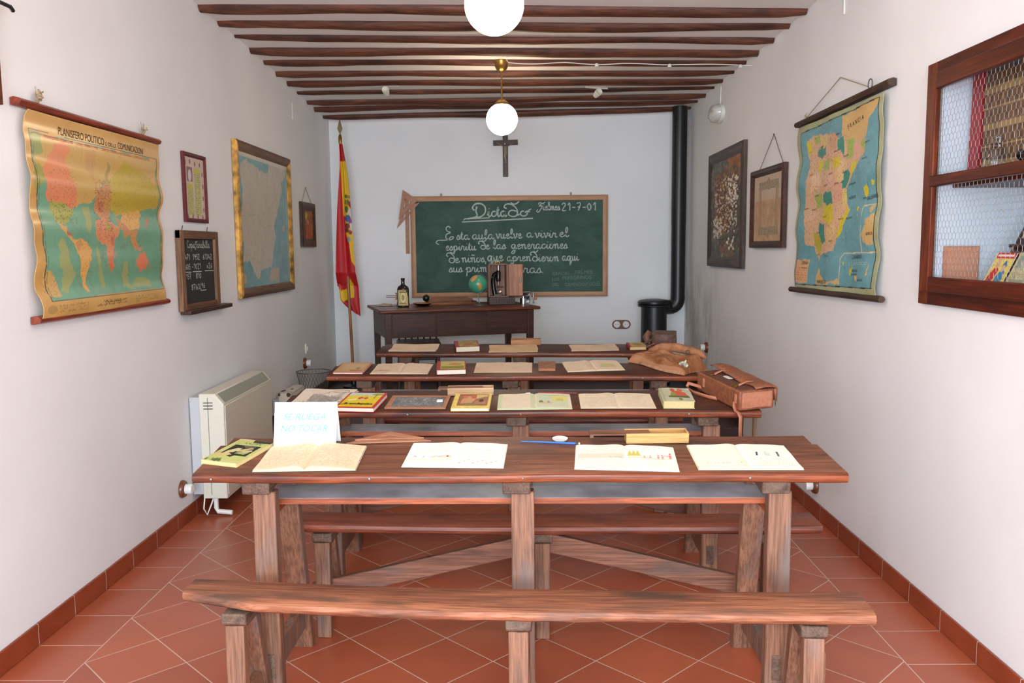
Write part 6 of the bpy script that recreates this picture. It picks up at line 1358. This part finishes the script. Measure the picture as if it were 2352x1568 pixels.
v = []
for p in pts: v += [(p[0],p[1]-.003,p[2]-.002),(p[0]-.003,p[1]+.006,p[2]+.012)]
mb.add(v,[(2*i,2*i+1,2*i+3,2*i+2) for i in range(len(pts)-1)]); o = mb.build('shoulder_strap', LEATHER2, sa); q_ = o.modifiers.new('s','SOLIDIFY'); q_.thickness = .003

pencil_box(on(2,-.207,.262,2.4), .202,.050,.034,.042, 'pale pencil box with its lid pushed out left, behind the yellow picture book', True, wood('pale_box_wood', (206,170,130), (176,138,102), 'X', .5, streak=.4))

# ---- third desk
cv = Cv(50,70,(206,150,110),1.35).noise(3).rect(.08,.94,.08,.92,(206,168,120)).rect(.2,.86,.3,.84,(212,180,136)).disc(.72,.4,.08,(150,140,110)).rect(.5,.9,.12,.24,(190,120,80))
book(on(3,-.866,.150,-1.5), .162,.222,.011, cv, 'thin pinkish red picture book, left end of third desk', (176,72,60), PAGESW)
L = page_cv(60,48,(230,206,178),6,(186,150,120),.6,.3).rect(.08,.6,.2,.32,(206,150,110),.6).disc(.3,.3,.03,(120,110,110)); notebook(on(3,-.594,.146,-.5), L, page_cv(60,48,(232,208,180),9,(190,160,130),.6,.25), 'open pale notebook beside the thin red book, third desk', cover=(206,180,150), arch=.007)
ct3 = Cv(60,84,(176,60,54),1.4).rect(.12,.95,.06,.95,(206,186,90)).noise(4).rect(.12,.95,.55,.95,(190,190,120)).poly([(.3,.55),(.6,.75),(.9,.6),(.8,.5)],(206,130,90)).rect(.14,.93,.1,.4,(150,150,50)).scrib(.2,.9,.16,.3,1,(70,80,36),.8,1)
book(on(3,-.322,.128,6.5), .156,.200,.028, ct3, 'thick red spined book with green picture cover, third desk', (150,58,56), PAGESW)
notebook(on(3,-.043,.176,1.0), page_cv(60,48,(228,200,172),7,(190,150,118),.5,.25), page_cv(60,48,(230,204,176),8,(186,148,116),.6,.3), 'open tan notebook in the middle of the third desk', cover=(200,166,130), arch=.002)
cv = Cv(40,50,(150,100,70),1.3).noise(7,8); book(on(3,.193,.172,1.5), .092,.150,.018, cv, 'small worn brown book, third desk', (140,92,66), plain('brown_page_block', (176,120,86), .9, var=.06))
R = page_cv(60,48,(236,214,184),6,(186,160,120),.5,.25).poly([(.2,.25),(.8,.3),(.75,.65),(.3,.6)],(196,196,120),.6); notebook(on(3,.442,.202,8), page_cv(60,48,(234,212,182),8,(186,160,120),.5,.25), R, 'open notebook with a green drawing, third desk beside the suede bag', cover=(210,190,150), arch=.007)
sb2 = thing('suede_bag', 'slumped tan suede school bag, right end of third desk', 'bag', on(3,.655,.318,-49.5,.0006))
csu = Cv(90,56,(158,106,72),.5).noise(10,5).noise(5,14); csu.poly([(0,0),(1,0),(1,.12),(.6,.06),(.3,.10),(0,.2)],(190,136,100),.7)
def bagpos(U, V):
    w = .155*(.55+.45*np.sin(np.clip(U*1.15+.12,0,1)*pi/2))
    x = .40*U-.012*np.sin(V*4); y = -.02+w*1.12*V+.012*np.sin(U*7)
    e = np.minimum(np.minimum(U/.16,1),np.minimum((1-U)/.10,1)); e2 = np.minimum(V/.22,1)*np.minimum((1-V)/.10,1)
    z = .004+(.044+.028*V)*np.sqrt(np.clip(e,0,1))*np.sqrt(np.clip(e2,0,1))+.008*np.sin(U*11+V*5)*e*e2-.014*np.exp(-((V-.62)/.07)**2)*e+.004*np.sin(U*23)*e2
    return x, y, np.maximum(z,.002)
sheet('body', csu, bagpos, printed('suede_hide', .85, .2, bump=.6), sb2, skirt=0.0, edge=(180,128,92))
mb = MB(); pts = [(.06,.085,.062),(.12,.118,.086),(.2,.142,.092),(.28,.158,.088),(.36,.168,.078),(.395,.155,.068)]; mb.tube(pts, [.010,.022,.026,.025,.020,.010], 12); mb.build('rolled_flap', SUEDE, sb2)
mb = MB(); mb.prism([(.05,.06),(.085,.10),(.02,.115)], 0, .004, M=T(.02,0,.050) @ Ry(-38)); mb.build('flap_corner', SUEDE, sb2, bevel=.002)
mb = MB(); v = []
for i in range(9):
    u = .08+.30*i/8; x, y, z = bagpos(np.array(u/.40), np.array(.02)); v += [(float(x),float(y)-.010,.002),(float(x),float(y)-.004,.016+.003*sin(i*2))]
mb.add(v,[(2*i,2*i+1,2*i+3,2*i+2) for i in range(8)]); o = mb.build('worn_seam', SUEDE2, sb2); q_ = o.modifiers.new('s','SOLIDIFY'); q_.thickness = .004
mb = MB(); rr = random.Random(8)
for i in range(14):
    c = Vector((.365+rr.uniform(-.018,.018),.020+rr.uniform(-.014,.028),.048+rr.uniform(-.012,.010))); d_ = Vector((rr.uniform(-.012,.012),rr.uniform(-.014,.014),rr.uniform(-.012,.012))); mb.tube([c-d_,c,c+d_], [.003,.008,.002], 6)
mb.build('torn_lining', LINING, sb2)
MB().tube([(.30+.012*cos(a),.128+.004*sin(a),.086+.010*sin(a)) for a in np.linspace(0,2*pi,12,endpoint=False)], .002, 6, closed=True).build('buckle', STEEL, sb2)

# ---- farthest desk
sheet_item(on(4,-.700,.148,0), .310,.208, page_cv(60,44,(230,204,176),4,(200,164,126),.4,.25), 'open pale paper sheet, left end of the farthest desk', wave=.003)
cv = Cv(44,60,(160,70,60),1.3).rect(.14,.95,.06,.95,(176,150,80)).noise(8,8).rect(.2,.9,.55,.85,(150,140,90)).poly([(.3,.2),(.8,.2),(.7,.5),(.4,.5)],(170,110,60))
book(on(4,-.350,.125,11.5), .154,.186,.036, cv, 'thick dark red book with pale page edges, farthest desk', (132,50,48), PAGES)
sheet_item(on(4,-.045,.118,3.0), .315,.196, page_cv(60,44,(218,184,144),3,(190,146,104),.4,.2), 'open tan booklet in front of a pencil box, farthest desk', 'open_booklet', .002,.004,'booklet')
pencil_box(on(4,.030,.252,3.2,.0006), .200,.052,.040,.0, 'closed tan pencil box behind the open booklet, farthest desk', False, wood('tan_box_wood', (196,144,100), (160,108,70), 'X', .5))
sheet_item(on(4,.478,.146,4), .305,.176, page_cv(60,44,(228,200,172),3,(196,156,116),.4,.2), 'pale paper sheet near the right end of the farthest desk', wave=.002)
cv = Cv(40,46,(196,164,96),1.2).noise(9,8).rect(0,.12,0,1,(150,50,50)).rect(.3,.8,.3,.8,(160,130,70))
book(on(4,.752,.144,6.5), .108,.128,.024, cv, 'small thick book with red spine beside the dark bag, farthest desk', (150,50,52), PAGEY, bend=.001)
bg = thing('dark_bag', 'dark brown leather bag with a loose strap, right end of farthest desk', 'bag', on(4,.935,.205,-6,.0006))
mb = MB(); n = 8; v = []; 
for z, s in ((0,.94),(.012,1.0),(.055,1.0),(.080,.95),(.092,.86)): v += [(.080*s*sx_,.062*s*sy_,z) for sx_, sy_ in ((-1,-.8),(-.8,-1),(.8,-1),(1,-.8),(1,.8),(.8,1),(-.8,1),(-1,.8))]
mb.add(v,[(a*8+i,a*8+(i+1)%8,(a+1)*8+(i+1)%8,(a+1)*8+i) for a in range(4) for i in range(8)]+[tuple(reversed(range(8))),tuple(32+i for i in range(8))]); mb.build('body', LEATHER3, bg, bevel=.004)
mb = MB(); v = []
for i in range(9):
    x = -.078+.156*i/8; v += [(x,-.055,.088),(x,-.02,.096+.002*sin(i)),(x,.03,.098),(x,.058,.092)]
mb.add(v,[(i*4+q,i*4+q+1,(i+1)*4+q+1,(i+1)*4+q) for i in range(8) for q in range(3)]); o = mb.build('flap', plain('dull_bag_flap', (104,78,62), .5, bump=.3, bscale=50, var=.2), bg); q_ = o.modifiers.new('s','SOLIDIFY'); q_.thickness = .004
mb = MB(); mb.tube([(-.075,.01,.07),(-.10,.0,.085),(-.115,-.01,.06),(-.105,-.02,.03),(-.085,-.03,.02)], [.012,.022,.026,.022,.01], 10); mb.build('side_pouch', plain('brown_pouch', (110,74,56), .7, bump=.4, bscale=40, var=.2), bg)
mb = MB(); mb.tube([(-.08,-.04,.05),(-.12,-.05,.028),(-.16,-.045,.012),(-.19,-.035,.005)], .006, 6); mb.build('loose_strap', LEATHER3, bg)
# ================================================================== CAMERA, LIGHT
PITCH, YAW, ROLL, FPX, CH = .1101, .0110, -.0089, 1940.7, 1.4138
cam = bpy.data.cameras.new('camera'); co = bpy.data.objects.new('camera', cam); COL.objects.link(co)
cam.sensor_width = 36; cam.lens = FPX*36/2352; cam.clip_start = .02
co.matrix_world = T(0,0,CH) @ Matrix.Rotation(YAW,4,'Z') @ Matrix.Rotation(pi/2-PITCH,4,'X') @ Matrix.Rotation(ROLL,4,'Z')
SC.camera = co
def area(name, M, sx, sy, e, c):
    l = bpy.data.lights.new(name,'AREA'); l.shape='RECTANGLE'; l.size=sx; l.size_y=sy; l.energy=e; l.color=c
    o = bpy.data.objects.new(name,l); COL.objects.link(o); o.matrix_world=M; return o
area('window_daylight', T(-.12,YR-.02,1.45) @ Rx(90), 2.5, 2.0, 340, (.70,.86,1.0))
area('side_window_daylight', T(XL-.02,-2.1,1.45) @ Rz(-90) @ Rx(90), 2.3, 1.8, 180, (.68,.85,1.0))
pl = bpy.data.lights.new('camera_flash','POINT'); pl.energy = 85; pl.shadow_soft_size = .02; pl.color = (1.0,1.0,1.0)
po = bpy.data.objects.new('camera_flash', pl); COL.objects.link(po); po.location = (0,-.02,CH+.11)
for i, (x, y, z) in enumerate(((-.089,3.19,2.294),(-.121,5.95,2.295))):
    pass
w = bpy.data.worlds.new('World'); SC.world = w; w.use_nodes = True
w.node_tree.nodes['Background'].inputs[0].default_value = (.75,.86,1,1); w.node_tree.nodes['Background'].inputs[1].default_value = 1.0
vs = SC.view_settings; vs.view_transform = 'Standard'; vs.look = 'None'; vs.gamma = 1; vs.use_curve_mapping = False; vs.exposure = 0.0
